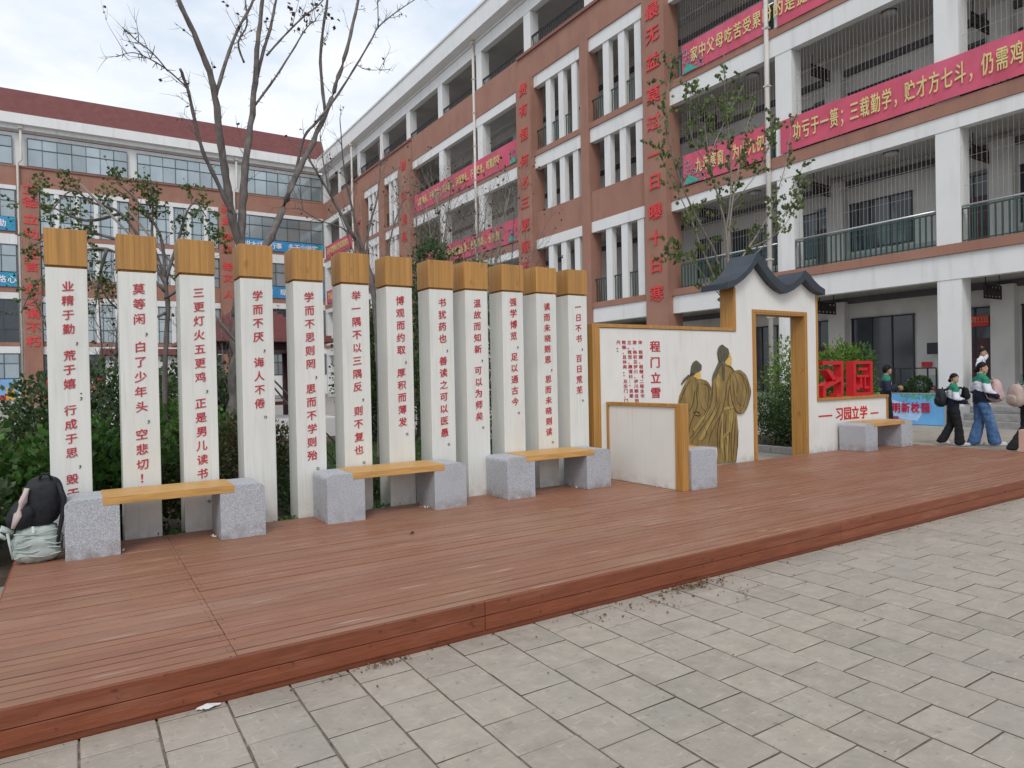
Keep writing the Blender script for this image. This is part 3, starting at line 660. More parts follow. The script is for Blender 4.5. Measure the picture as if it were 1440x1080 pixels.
# ------------------------------------------------------------------ banners on the right wing
def banner(label, y0, y1, z0, z1, text, t0, t1, size, X=D-.09, ends=None):
    """y0>y1: from left (far) to right (near); text laid evenly from t0 to t1"""
    t = thing('cloth_banner', label, 'banner', (X, y1, z0), 'red slogan banners on the school wing')
    b = MB(); n_ = 24
    vs = []; 
    for i in range(n_+1):
        y = y0+(y1-y0)*i/n_
        for j in range(4):
            z = z0+(z1-z0)*j/3
            vs.append((X-.012+.012*math.sin(i*1.9+j), y, z))
    for i in range(n_+1):
        y = y0+(y1-y0)*i/n_
        for j in range(4): vs.append((X+.01, y, z0+(z1-z0)*j/3))
    fs = []; o_ = (n_+1)*4
    for i in range(n_):
        for j in range(3):
            a = i*4+j; fs.append((a, a+1, a+5, a+4)); fs.append((o_+a, o_+a+4, o_+a+5, o_+a+1))
    for i in range(n_): fs.append((i*4+3, o_+i*4+3, o_+i*4+7, i*4+7)); fs.append((i*4, i*4+4, o_+i*4+4, o_+i*4))
    fs += [(j, o_+j, o_+j+1, j+1) for j in range(3)]+[(n_*4+j, n_*4+j+1, o_+n_*4+j+1, o_+n_*4+j) for j in range(3)]
    b.add(vs, fs); part(b, 'cloth', m_ban, t)
    b = MB()
    su = min(size*.82, abs(t1-t0)/(len(text)-1)*.90)
    for i, ch in enumerate(text):
        if ch == ' ': continue
        y = t0+(t1-t0)*i/(len(text)-1)
        if ch in '，；、': char(t, 'banner_character', m_bantext, ch, (X-.02, y-su*.05, (z0+z1)/2-.02), su, size, 'x', out=.02, bold=.012)
        else: char(t, 'banner_character', m_bantext, ch, (X-.02, y, (z0+z1)/2), su, size, 'x', out=.02, bold=.016)
    return t
def decor(t, y0, z0, s=1.0, X=D-.115):
    b = MB()
    r_ = random.Random(int(y0*10))
    for k in range(70):
        y = y0-r_.uniform(0, 1.1)*s; z = z0+.25+r_.uniform(0, .75)*s-abs(y-y0)*.25
        q = r_.uniform(.02, .05); b.box(X-.012, X-.01, y-q, y+q, z-q, z+q, 0)
    for k in range(5):
        yc = y0-.12-.1*k; b.add([(X-.014-.0005*k, yc+.16, z0+.03), (X-.014-.0005*k, yc-.3, z0+.02), (X-.014-.0005*k, yc-.12, z0+.42-.06*k)], [(0, 1, 2)], 1)
    o = part(b, 'printed_ornament', [mat('print_grey', (.36, .22, .26), .6, .3, 20), mat('print_teal', (.05, .35, .27), .6, .3, 5)], t); o['kind'] = 'stuff'
ty = lambda px, py=200: atx(px, py, D-.12).y
PP = lambda k: ty(1201, 140)+k*(ty(1201, 140)-ty(1430, 80))/13
t = banner('long red third floor banner starting at the drainpipe and leaving the picture', 15.35, 4.0, 9.42, 10.58, "功亏于一篑；三载勤学，贮才方七斗，仍需鸡鸣晨", PP(6), PP(-15), .66)
t = banner('short red third floor banner between the brown pier and the drainpipe', 20.0, 15.98, 9.42, 10.66, "九年寒窗，为山九仞，", ty(982), ty(1081), .62); decor(t, 19.9, 9.42)
t = banner('red banner on the fourth floor above the small leafy tree', 19.95, 15.98, 13.98, 15.2, "家中父母吃苦受累盼", ty(978), ty(1081), .62); decor(t, 19.9, 13.98)
t = banner('red banner on the fourth floor right of the drainpipe, cut by the top edge', 15.4, 4.0, 13.98, 15.2, "的是捷报他日学成归来皆是喜悦之色", ty(1097), ty(1097)-16*(ty(1097)-ty(1145))/3, .62)
t = banner('upper red banner between the two stair bays, ending in a pale cloud', 46.8, 32.3, 13.95, 15.25, "以学为乐，不负韶华；志存高远，何惧路长，不负晨光，时需拼夺", 45.8, 34.6, .62); decor(t, 33.3, 13.95, .8)
t = banner('lower red banner between the two middle stair bays, behind the leafy crown', 46.8, 32.3, 9.45, 10.75, "小组时时围全家，老师都知，分散如", 41.5, 34.8, .62)
decor(t, 33.6, 9.5, .8)
t = banner('upper small red banner at the inner corner of the two wings', 68.2, 60.2, 13.95, 15.2, "日不珍惜明日终将错过努力", 67.4, 61.4, .72)
t = banner('lower small red banner at the inner corner, beside the sixth pillar', 68.2, 60.2, 9.45, 10.7, "学而时习之不亦说乎", 67.4, 61.4, .72)

# ------------------------------------------------------------------ left wing (facade on the plane y = L)
LY = 69.0
bl = thing('classroom_building', 'far school wing at left with red tiled roof, glazed windows and blue banners', 'building', (5, LY, 0))
def LX_(name, m, x0, x1, y0, y1, z0, z1, bevel=0): return pbox(bl, name, m, x0, x1, y0, y1, z0, z1, bevel)
XL, XR = -34, 21.48
LX_('wall', m_bwhite, XL, XR, LY+.25, LY+8, 0, 22.8)
LX_('eaves_gutter', m_bwhite, XL, 21.0, LY-.6, LY+.7, 23.15, 23.98); LX_('eaves_soffit', m_bwhite, XL, 20.95, LY-.2, LY+.7, 22.8, 23.148)
LX_('groove', m_brownd, XL, XR, LY+.2, LY+.248, 22.62, 22.68)
# tiled mansard roof slope
b = MB(); rows = 26
for r in range(rows):
    z0 = 23.98+r*.0905; y0 = LY-.45+r*.055; 
    b.box(XL, XR+.3, y0, y0+.3, z0, z0+.10)
part(b, 'roof_tiles', m_redroof, bl)
pbox(bl, 'roof_ridge', m_redroof, XL, XR+.3, LY+.95, LY+1.3, 26.33, 26.42)
for xx in (-2.9, 12.3 - 6.6, 5.2): pass
bp = lambda x0, x1, z0, z1, m=m_brown, nm='spandrel', y=LY: LX_(nm, m, x0, x1, y, LY+.249, z0, z1)
def win(x0, x1, z0, z1, nx, zs, y=LY+.05, glass=m_glass, nm='window'):
    wn = thing0(nm, bl); f = MB(); t_ = .06
    f.box(x0, x1, y-.04, y+.06, z1-t_, z1).box(x0, x1, y-.04, y+.06, z0, z0+t_)
    xs = [x0+(x1-x0)*i/nx for i in range(nx+1)]; zz = [z0]+[z0+(z1-z0)*a for a in zs]+[z1]
    for i, x in enumerate(xs): 
        w_ = t_*(1.5 if i % 3 == 0 else .8)/1.5
        f.box(min(max(x-w_/2, x0), x1-w_), min(max(x-w_/2, x0), x1-w_)+w_, y-.045, y+.065, z0+t_, z1-t_)
    for z in zz[1:-1]: f.box(x0+t_, x1-t_, y-.035, y+.055, z-.03, z+.03)
    part(f, 'window_frame', m_frame, wn)
    for i in range(nx):
        for j in range(len(zz)-1):
            g_ = MB().box(xs[i]+.02, xs[i+1]-.02, -.01, .01, zz[j]+.02, zz[j+1]-.02)
            o = part(g_, 'pane', glass, wn); o.location = (0, y+.02+rnd.uniform(-.004, .004)-0, 0)
            o.rotation_euler = (rnd.uniform(-.0006, .0006), 0, 0)
    return wn
# fifth storey
for x0, x1, nx in ((-14.6, -11.4, 3), (-11.0, -4.2, 7), (-3.2, 4.05, 7), (4.8, 12.0, 7), (13.75, 21.38, 7)):
    win(x0, x1, 19.9, 22.25, nx, [.62])
bp(XL, XR, 18.2, 19.72); LX_('ledge', m_brownd, -3.9, 12.9, LY-.1, LY+.2, 19.725, 19.87)
LX_('ledge', m_brown, 12.92, XR, LY-.03, LY+.2, 19.725, 19.87); LX_('ledge', m_brown, XL, -3.95, LY-.03, LY+.2, 19.725, 19.87)
# piers
LX_('pier', m_brown, -3.72, -2.45, LY-.35, LY+.249, 0, 18.19); LX_('pier', m_brown, 11.45, 12.75, LY-.35, LY+.249, 0, 18.19); LX_('pier', m_brown, 4.1, 4.78, LY-.15, LY+.249, 0, 18.19)
for px in (-3.85, 12.88):
    b = MB().tube([(px, LY-.2, 0), (px, LY-.2, 20), (px+.25, LY-.2, 20.3), (px+.25, LY-.2, 22.9)], .1, 8).box(px+.08, px+.42, LY-.4, LY-.0, 22.85, 23.14)
    part(b, 'drainpipe', m_pipe, bl)
# stair bays with fins
for x0, x1 in ((-2.44, 4.09), (4.79, 11.44)):
    for z0, z1 in ((17.8, 18.18), (13.4, 13.9), (8.65, 9.15), (4.3, 4.95)): LX_('lintel', m_bwhite, x0, x1, LY-.12, LY+.2, z0, z1)
    for z0, z1 in ((13.92, 14.3), (9.16, 10.6), (4.96, 5.3)): LX_('spandrel', m_brown, x0, x1, LY-.1, LY+.2, z0, z1)
    for z0, z1 in ((14.32, 17.78), (10.62, 13.38), (5.32, 8.63)):
        st = (x1-x0)/4.6
        for k in range(4):
            c = x0+st*(k+.72); LX_('fin', m_bwhite, c, c+.32, LY-.1, LY+.2, z0, z1)
        win(x0, x1, z0, z1, 9, [.33, .66], y=LY+.1)
    win(x0, x1, .6, 4.28, 4, [.5], y=LY+.1, glass=m_dglass)
# flat sections either side
for x0, x1, nx in ((13.0, XR, 7), (-11.2, -4.0, 7), (-18.6, -11.6, 7)):
    for z0, z1, mm, nm in ((17.85, 18.19, m_bwhite, 'lintel'), (14.2, 15.5, m_brown, 'spandrel'), (13.35, 14.19, m_bwhite, 'lintel'), (9.4, 11.0, m_brown, 'spandrel'), (8.85, 9.39, m_bwhite, 'lintel'), (4.97, 5.3, m_brown, 'ledge'), (4.4, 4.96, m_bwhite, 'lintel'), (.3, 2.25, m_bwhite, 'sill_wall')):
        LX_(nm, mm, x0-.3, x1, LY-.02, LY+.249, z0, z1)
    for z0, z1, g_ in ((15.55, 17.83, m_glass), (11.05, 13.33, m_glass), (5.32, 8.83, m_dglass), (2.3, 4.38, m_glass)):
        win(x0+.05, x1-.1, z0, z1, nx, [.3, .65] if z1-z0 > 2.4 else [.6], y=LY+.03, glass=g_)
# characters on the two piers
def ytext(pts, xc, size):
    for ch, px, py in pts: char(bl, 'pier_character', m_signred, ch, (xc, LY-.35, aty(px, py, LY-.35).z), size, size*.85, 'y', out=.05, bold=.028)
ytext([(c, 40, 240+y/4.154) for c, y in (("立", 110), ("德", 185), ("立", 285), ("功", 370), ("立", 487), ("言", 560), ("此", 690), ("之", 760), ("谓", 835), ("不", 915), ("朽", 1000))], -3.1, 1.05)
ytext([(c, 317, 280+y/7.2) for c, y in (("希", 110), ("贤", 225), ("希", 390), ("圣", 510), ("希", 685), ("文", 800), ("人", 965))], 12.1, .95)
# blue banners
def bbanner(label, x0, x1, z0, z1, text, size, m=m_bluban, tm=m_wtext):
    t = thing('cloth_banner', label, 'banner', (x0, LY-.1, z0), 'blue slogan banners on the far wing')
    b = MB().box(x0, x1, LY-.12, LY-.08, z0, z1); part(b, 'cloth', m, t)
    b = MB()
    for i, ch in enumerate(text):
        if ch != ' ': char(t, 'banner_character', tm, ch, (x0+(i+.5)*(x1-x0)/len(text), LY-.12, (z0+z1)/2), size, size, 'y', out=.03, bold=.02)
    b = MB(); r_ = random.Random(int(z0*7+x1))
    for k in range(40):
        x = x1-r_.uniform(0, .8); z = r_.uniform(z0+.05, z1-.05); q = r_.uniform(.05, .12); b.add([(x-q, LY-.135, z-q*.6), (x+q, LY-.135, z-q*.3), (x, LY-.135, z+q)], [(0, 1, 2)])
    part(b, 'printed_ornament', mat('print_teal2', (.03, .42, .38), .6, .5, 3), t)['kind'] = 'stuff'
bbanner('blue banner on the fourth floor of the far wing, above the fourth and fifth pillars', 13.1, 21.35, 14.5, 15.5, "不说大话 行事 多干少说实 ", .62)
bbanner('blue banner on the third floor of the far wing, seen between fourth and fifth pillars', 13.1, 21.35, 9.9, 11.0, " 读书明理 现在开始努力 ", .62)
bbanner('blue banner at the left picture edge on the fourth floor of the far wing', -10.9, -4.1, 14.43, 15.55, "明德 笃行 天道酬勤 ", .62)
bbanner('blue banner at the left picture edge on the third floor of the far wing', -10.9, -4.1, 9.85, 11.0, "天天向上 书山有路心", .62)
t = thing('wall_poster', 'sky blue poster of a red wall at the left picture edge', 'poster', (-8, LY-.1, .55))
pbox(t, 'poster_sheet', mat('poster_sky', (.22, .42, .75), .5, .2, .4), -10.5, -4.25, LY-.12, LY-.07, .55, 2.27)
pbox(t, 'poster_wall', mat('poster_red', (.5, .05, .04), .5, .1), -10.5, -4.9, LY-.135, LY-.121, .56, .98)
pbox(t, 'poster_tower', mat('poster_gold', (.75, .42, .08), .5, .2), -5.0, -4.45, LY-.14, LY-.122, .56, 1.55)
t = thing('wall_poster', 'red notice board with white writing just left of the first pillar base', 'poster', (-2.4, LY-.1, .55))
pbox(t, 'poster_sheet', mat('poster_red2', (.5, .03, .04), .5, .1), -2.3, 3.9, LY-.16, LY-.13, .55, 2.3)
b = MB()
for i in range(10): put(b, "学习光荣努力进步奋斗"[i], (-2.0+.6*i, LY-.16, 1.7), .5, .5, 'y', out=.02); put(b, "勤学善思明辨笃行求真"[i], (-2.0+.6*i, LY-.16, 1.1), .4, .4, 'y', out=.02)
part(b, 'poster_lettering', m_wtext, t)['kind'] = 'stuff'

# ------------------------------------------------------------------ pavilion in the garden
pa = thing('garden_pavilion', 'small red tiled garden pavilion behind the fourth pillar', 'pavilion', (4.4, 21, 0))
for x in (3.1, 5.6):
    for y in (19.9, 22.3): part(MB().tube([(x, y, .3), (x, y, 2.75)], .10, 8), 'post', m_ddoor, pa)
b = MB(); 
for r in range(14):
    f = 1-r/14; b.box(4.35-1.9*f-.05, 4.35+1.9*f+.05, 21.1-1.9*f-.05, 21.1+1.9*f+.05, 2.72+r*.085, 2.72+r*.085+.1)
part(b, 'tiled_roof', m_redroof, pa); pbox(pa, 'eaves_beam', m_ddoor, 2.9, 5.8, 19.7, 22.5, 2.5, 2.7); pbox(pa, 'plinth', m_bwhite, 2.4, 6.4, 19.2, 22.8, 0, .55)
pbox(pa, 'seat_rail', m_ddoor, 3.2, 5.5, 19.85, 19.95, .95, 1.05)
t = thing('white_gate_lodge', 'small white walled lodge with red tiled roof seen between second and third pillars', 'building', (2.2, 30, 0))
pbox(t, 'wall', m_bwhite, .9, 3.6, 29, 31, 0, 2.7); pbox(t, 'tiled_roof', m_redroof, .7, 3.8, 28.8, 31.2, 2.72, 2.95)

# ------------------------------------------------------------------ vegetation
def leaf(mb, p, d, s, mi=0, wide=.45, fold=.15):
    d = d.normalized(); a = d.cross(Vector((rnd.gauss(0, 1), rnd.gauss(0, 1), rnd.gauss(0, 1))))
    if a.length < .01: return
    a.normalize(); nrm = d.cross(a)
    m = p+d*s*.5
    mb.add([p, m+a*s*wide+nrm*s*fold*.5, p+d*s, m-a*s*wide+nrm*s*fold*.5], [(0, 1, 2), (0, 2, 3)], mi)
def rv(): 
    while True:
        v = Vector((rnd.uniform(-1, 1), rnd.uniform(-1, 1), rnd.uniform(-1, 1)))
        if .05 < v.length < 1: return v
def shrub(label, c, rx, ry, h, nclump, nleaf, ls, m, name='shrub', stems=True, group='garden shrubs', z0=.02, cr_=None, wide=.4, cat='shrub', droop=0, flat=.5):
    t = thing(name, label, cat, (c[0], c[1], z0), group)
    b = MB(); st = MB(); tips = []
    cr_ = cr_ or min(rx, ry, h/2)*.42
    for i in range(nclump):
        v = rv(); v = v.normalized()*(v.length**.45)
        q = Vector((c[0]+v.x*(rx-cr_*.6), c[1]+v.y*(ry-cr_*.6), z0+h*.5+v.z*(h*.5-cr_*.5)+rnd.uniform(-.05, .05)*h))
        tips.append(q)
        rr = cr_*rnd.uniform(.6, 1.25)
        for k in range(nleaf):
            u = rv(); u = u.normalized()*(u.length**.5)
            p = q+u*rr
            if p.z < z0: continue
            dd = u+Vector((0, 0, flat-droop))+rv()*.6
            leaf(b, p, dd, ls*rnd.uniform(.6, 1.25), 0 if rnd.random() < .85 else 1, wide)
    fo = part(b, 'foliage', [m, m_leafo if m is not m_leafo else m_leafg], t); hide(fo, 'stuff')
    if stems:
        for q in tips[::max(1, len(tips)//14)]:
            b0 = Vector((c[0]+rnd.uniform(-.3, .3)*rx, c[1]+rnd.uniform(-.3, .3)*ry, z0-.02)); mid = (b0+q)/2+Vector((rnd.uniform(-.1, .1), rnd.uniform(-.1, .1), .1))
            st.tube([b0, mid, q], [.014, .01, .004], 5)
        part(st, 'stems', m_twig, t)['kind'] = 'stuff'
    return t
# bright big-leaved shrub at the left edge
shrub('broad leaved green shrub at the left picture edge beside the first pillar', (-1.35, 8.35), 1.05, .75, 1.42, 60, 62, .105, m_leafg, cr_=.3, wide=.42)
shrub('dark broad leaved shrub low behind the black backpack', (-1.05, 7.35), .55, .32, .85, 26, 60, .09, m_leafd, cr_=.24)
shrub('green shrub filling the gap between first and second pillars', (.15, 8.1), .75, .5, 1.2, 70, 70, .085, m_leafg, cr_=.26)
shrub('dark rounded evergreen behind the first pillar gap', (.2, 11.2), 1.2, .9, 1.85, 105, 80, .075, m_leafd, cr_=.36)
shrub('bright green clipped shrub seen between second and third pillars', (1.15, 9.6), .75, .5, 1.3, 80, 90, .055, m_leafg, cr_=.28)
shrub('bronze green low shrub behind the first bench seat', (1.05, 8.0), .6, .4, .85, 34, 70, .045, m_leafr, cr_=.22)
shrub('dark evergreen between second and third pillars near the lodge', (1.9, 14.5), 1.3, 1.0, 1.95, 120, 95, .085, m_leafd, cr_=.4)
shrub('reddish green shrub seen between third and fourth pillars', (1.85, 9.0), .6, .45, 1.15, 70, 90, .05, m_leafr, cr_=.25)
shrub('dark low hedge plant between fourth and fifth pillars', (2.3, 8.3), .5, .35, .62, 28, 70, .04, m_leafd, cr_=.2)
shrub('dark evergreen by the pavilion, behind the fifth and sixth pillars', (6.4, 16.5), 1.0, 1.0, 3.3, 140, 90, .09, m_leafd, cr_=.45)
shrub('low green plant between fifth and sixth pillars', (3.15, 8.6), .4, .3, .45, 20, 70, .04, m_leafg, cr_=.18)
shrub('dark low plant behind the second bench', (3.7, 8.2), .4, .3, .5, 20, 70, .04, m_leafd, cr_=.18)
shrub('slim dark evergreen between seventh and eighth pillars', (6.1, 12.3), .8, .7, 4.4, 110, 90, .07, m_leafd, cr_=.36)
shrub('olive evergreen crown rising behind the eighth and ninth pillar caps', (7.5, 13.6), 1.35, .9, 4.3, 150, 80, .07, m_leafo, cr_=.36)
shrub('dark shrub mass far left behind the first pillar', (-4.2, 13), 1.8, 1.2, 1.45, 140, 80, .08, m_leafd, cr_=.45)
# shrubs behind the gateway wall
shrub('dark rounded shrub seen through the gateway above the kerb', (12.75, 9.0), .85, .85, 1.15, 80, 80, .055, m_leafd, cr_=.28, z0=.06)
shrub('bright green feathery bush in the upper part of the gateway opening', (13.2, 9.35), .6, .55, 2.3, 60, 70, .085, m_leafy, name='feathery_bush', cr_=.28, z0=.06, wide=.2)
shrub('bright green feathery bush above the red block characters', (13.25, 8.15), .75, .5, 2.15, 80, 80, .095, m_leafy, name='feathery_bush', cr_=.28, z0=.06, wide=.18)
shrub('green feathery bush behind the right red block character', (13.5, 8.0), .42, .35, 1.95, 44, 70, .085, m_leafg, name='feathery_bush', cr_=.26, z0=.06, wide=.18)
# grass in the garden
b = MB()
for i in range(26000):
    x = rnd.uniform(2.2, 8.8); y = rnd.uniform(7.4, 17); h = rnd.uniform(.04, .10)
    dx, dy = rnd.uniform(-.04, .04), rnd.uniform(-.04, .04); a = rnd.uniform(0, 3.14); ca, sa = math.cos(a)*.008, math.sin(a)*.008
    b.add([(x-ca, y-sa, .03), (x+ca, y+sa, .03), (x+dx, y+dy, .03+h)], [(0, 1, 2)])
g = b.build('grass', m_grass); hide(g, 'stuff')
g = MB().box(2.1, 8.88, 7.35, 17, .03, .034).build('lawn', m_grass); hide(g, 'structure')
# weeds creeping up at the back edge of the deck
b = MB()
for i in range(420):
    x = rnd.choice((.72, 1.2, 1.75, 2.2, 2.25, 2.75, 1.72))+rnd.gauss(0, .06); p = Vector((x, 7.02+rnd.gauss(0, .03), .19+rnd.uniform(0, .04)))
    leaf(b, p, Vector((rnd.gauss(0, 1), rnd.gauss(0, 1), .7)), rnd.uniform(.015, .035))
g = b.build('weeds', m_leafg); hide(g, 'stuff')

def curve_pts(P, k=4):
    Q = []
    for i in range(len(P)-1):
        p0, p1, p2, p3 = P[max(i-1, 0)], P[i], P[i+1], P[min(i+2, len(P)-1)]
        for s_ in range(k):
            t = s_/k; Q.append(.5*((2*p1)+(p2-p0)*t+(2*p0-5*p1+4*p2-p3)*t*t+(3*p1-p0-3*p2+p3)*t**3))
    Q.append(P[-1]); return Q
def limb(root, pts, r0, r1, m=m_bark, name='limb', nseg=8, knots=True):
    Q = curve_pts([Vector(p) for p in pts]); n_ = len(Q)
    rad = [r0+(r1-r0)*i/(n_-1) for i in range(n_)]
    if knots: rad = [r*(1+.10*math.sin(i*2.3+r0*99)+rnd.uniform(-.05, .05)) for i, r in enumerate(rad)]
    Q = [q+Vector((rnd.gauss(0, 1), rnd.gauss(0, 1), 0))*r0*.08 for q in Q]
    part(MB().tube(Q, rad, nseg), name, m, root); return Q, rad
def twigs(b, Q, n, L_, r, leaves=None, ln=0, ls=.05, up=.5, lev=1, lm=0, droop=.4, lprob=1):
    for i in range(n):
        k = rnd.randrange(len(Q)//4, len(Q)-1); p = Q[k].lerp(Q[k+1], rnd.random()); d = (Q[k+1]-Q[k]).normalized()
        side = rv(); side = (side-d*side.dot(d)); side.normalize()
        dr = (d*rnd.uniform(.3, .9)+side*rnd.uniform(.5, 1)+Vector((0, 0, up*rnd.random()))).normalized()
        l_ = L_*rnd.uniform(.35, 1.1); q = p; P = [p]
        for s_ in range(4):
            dr = (dr+rv()*.28+Vector((0, 0, .08*up))).normalized(); q = q+dr*l_/4; P.append(q)
        b.tube(P, [r, r*.8, r*.6, r*.45, r*.25], 4)
        if lev > 0: twigs(b, P, 2+rnd.randrange(2), L_*.5, r*.5, leaves, ln, ls, up, lev-1, lm, droop, lprob)
        if leaves is not None and rnd.random() < lprob:
            for k2 in range(ln):
                s_ = rnd.uniform(.25, 1)*3.99; a = int(s_); pp = P[a].lerp(P[a+1], s_-a)
                leaf(leaves, pp+rv()*ls*.4, rv()+Vector((0, 0, -droop)), ls*rnd.uniform(.6, 1.2), lm if rnd.random() < .8 else 1-lm)
def PY(px, py, Y): return aty(px, py, Y)
# big bare tree
T1 = thing('bare_tree', 'large nearly bare tree with forked dark limbs rising behind the fourth pillar', 'tree', (2.0, 10.5, 0), 'trees in the garden')
Yb = 10.5
def path(L_, y0, y1): n_ = len(L_); return [PY(a, c, y0+(y1-y0)*i/(n_-1)) for i, (a, c) in enumerate(L_)]
tk = [Vector((1.98, 10.5, -.02))]+path([(330, 640), (332, 560), (335, 480), (338, 420), (341, 350)], Yb, Yb)
Q0, _ = limb(T1, tk, .118, .092, name='trunk', nseg=10)
tw = MB(); lv = MB()
LB = [([(340, 352), (325, 300), (318, 250), (310, 200), (303, 135), (290, 90), (272, 45), (255, 10), (240, -30)], 10.5, 9.9, .078, .035),
      ([(338, 356), (341, 300), (344, 250), (351, 190), (357, 130), (362, 70), (366, 25), (372, -30)], 10.5, 10.7, .082, .03),
      ([(331, 445), (350, 395), (374, 345), (392, 308), (415, 250), (440, 200), (462, 150), (476, 108), (490, 60), (500, 20), (508, -25)], 10.5, 11.3, .085, .026),
      ([(326, 302), (302, 248), (285, 213), (273, 165), (265, 130), (253, 96)], 10.4, 9.8, .042, .022),
      ([(303, 136), (318, 85), (335, 40), (352, 10), (366, -25)], 10.2, 10.3, .033, .02),
      ([(356, 135), (368, 80), (380, 40), (388, 0), (392, -30)], 10.6, 11.0, .036, .02),
      ([(357, 150), (388, 108), (415, 65), (432, 38), (445, 28)], 10.6, 10.2, .024, .008),
      ([(457, 158), (451, 100), (452, 60), (460, 0), (462, -20)], 11.1, 10.8, .036, .024),
      ([(462, 152), (490, 110), (520, 60), (533, 37), (560, 15), (590, -5)], 11.2, 11.6, .026, .010),
      ([(532, 38), (531, 0), (528, -25)], 11.4, 11.5, .014, .01),
      ([(413, 254), (427, 195), (445, 172), (463, 150)], 11.0, 10.8, .030, .024),
      ([(262, 122), (235, 98), (205, 80), (185, 74), (164, 80)], 9.9, 9.5, .014, .005),
      ([(236, 100), (215, 75), (190, 55), (172, 38)], 9.8, 9.4, .012, .005),
      ([(343, 88), (335, 60), (347, 35), (345, 0)], 10.4, 10.3, .02, .012),
      ([(375, 78), (400, 50), (425, 25), (450, 5), (470, -20)], 10.8, 10.6, .02, .01),
      ([(500, 90), (515, 98), (540, 98)], 11.2, 11.1, .008, .004)]
for L_, ya, yb, r0, r1 in LB:
    r0 *= .78; r1 *= .78
    Q, _ = limb(T1, path(L_, ya, yb), r0, r1, name='limb' if r0 > .025 else 'branch')
    twigs(tw, Q, 7 if r0 > .025 else 5, .5, .006, lv, 2, .055, lev=1, lprob=.16)
    for i in range(int(len(Q)*1.2)):     # short spurs
        k = rnd.randrange(1, len(Q)-1); s_ = rv(); s_.normalize(); tw.tube([Q[k], Q[k]+s_*(_[0]*0+rnd.uniform(.05, .12))], [.006, .003], 4)
part(tw, 'twigs', m_bark, T1)['kind'] = 'stuff'
for i in range(40):
    c = PY(rnd.uniform(400, 478), rnd.uniform(-5, 40), 10.7); leaf(lv, c, rv()+Vector((0, 0, -.6)), .075)
part(lv, 'dry_leaves', m_leafdry, T1)['kind'] = 'stuff'
# leafy bronze tree at left with prop poles
T2 = thing('leafy_tree', 'small bronze leaved tree spreading above the first three pillars', 'tree', (1.0, 9.6, 0), 'trees in the garden')
Q0, _ = limb(T2, [(1.05, 9.6, -.02)]+path([(235, 620), (232, 520), (236, 440), (232, 390)], 9.6, 9.6), .034, .026, name='trunk')
tw = MB(); lv = MB()
for L_ in ([(233, 400), (205, 350), (170, 300), (130, 285), (100, 268), (70, 300)], [(232, 392), (225, 330), (190, 280), (165, 258)], [(233, 395), (250, 340), (262, 300), (275, 285), (290, 305)], [(232, 410), (200, 380), (150, 350), (100, 360), (50, 400), (30, 440)], [(200, 350), (140, 330), (90, 330), (45, 345)], [(235, 400), (215, 340), (215, 290), (212, 262)], [(232, 420), (260, 400), (290, 370), (300, 340)], [(170, 300), (120, 310), (70, 290), (42, 280)], [(233, 440), (200, 450), (160, 430), (140, 400)], [(150, 350), (140, 390), (135, 430)]):
    Q, _ = limb(T2, path(L_, 9.6, 9.6+rnd.uniform(-.7, .7)), .022, .006, name='branch', nseg=6)
    twigs(tw, Q, 13, .36, .0035, lv, 9, .043, lev=1, lprob=.85)
part(tw, 'twigs', m_twig, T2)['kind'] = 'stuff'; part(lv, 'foliage', [m_leafo, m_leafr], T2)['kind'] = 'stuff'
for k, (a, c) in enumerate((((112, 258), (262, 410)), ((176, 290), (268, 402)))):
    p = PY(*a, 9.3+k*.2); q = PY(*c, 9.7); d = (q-p); q2 = p+d*(p.z/(-d.z)) 
    o = MB().tube([p, q2], .014, 8).build('prop_pole', mat('pole_grey', (.22, .19, .17), .7, .2))
    tag(o, 'upper grey support pole slanting down from above the first pillar' if k == 0 else 'lower grey support pole slanting down behind the third pillar cap', 'pole')
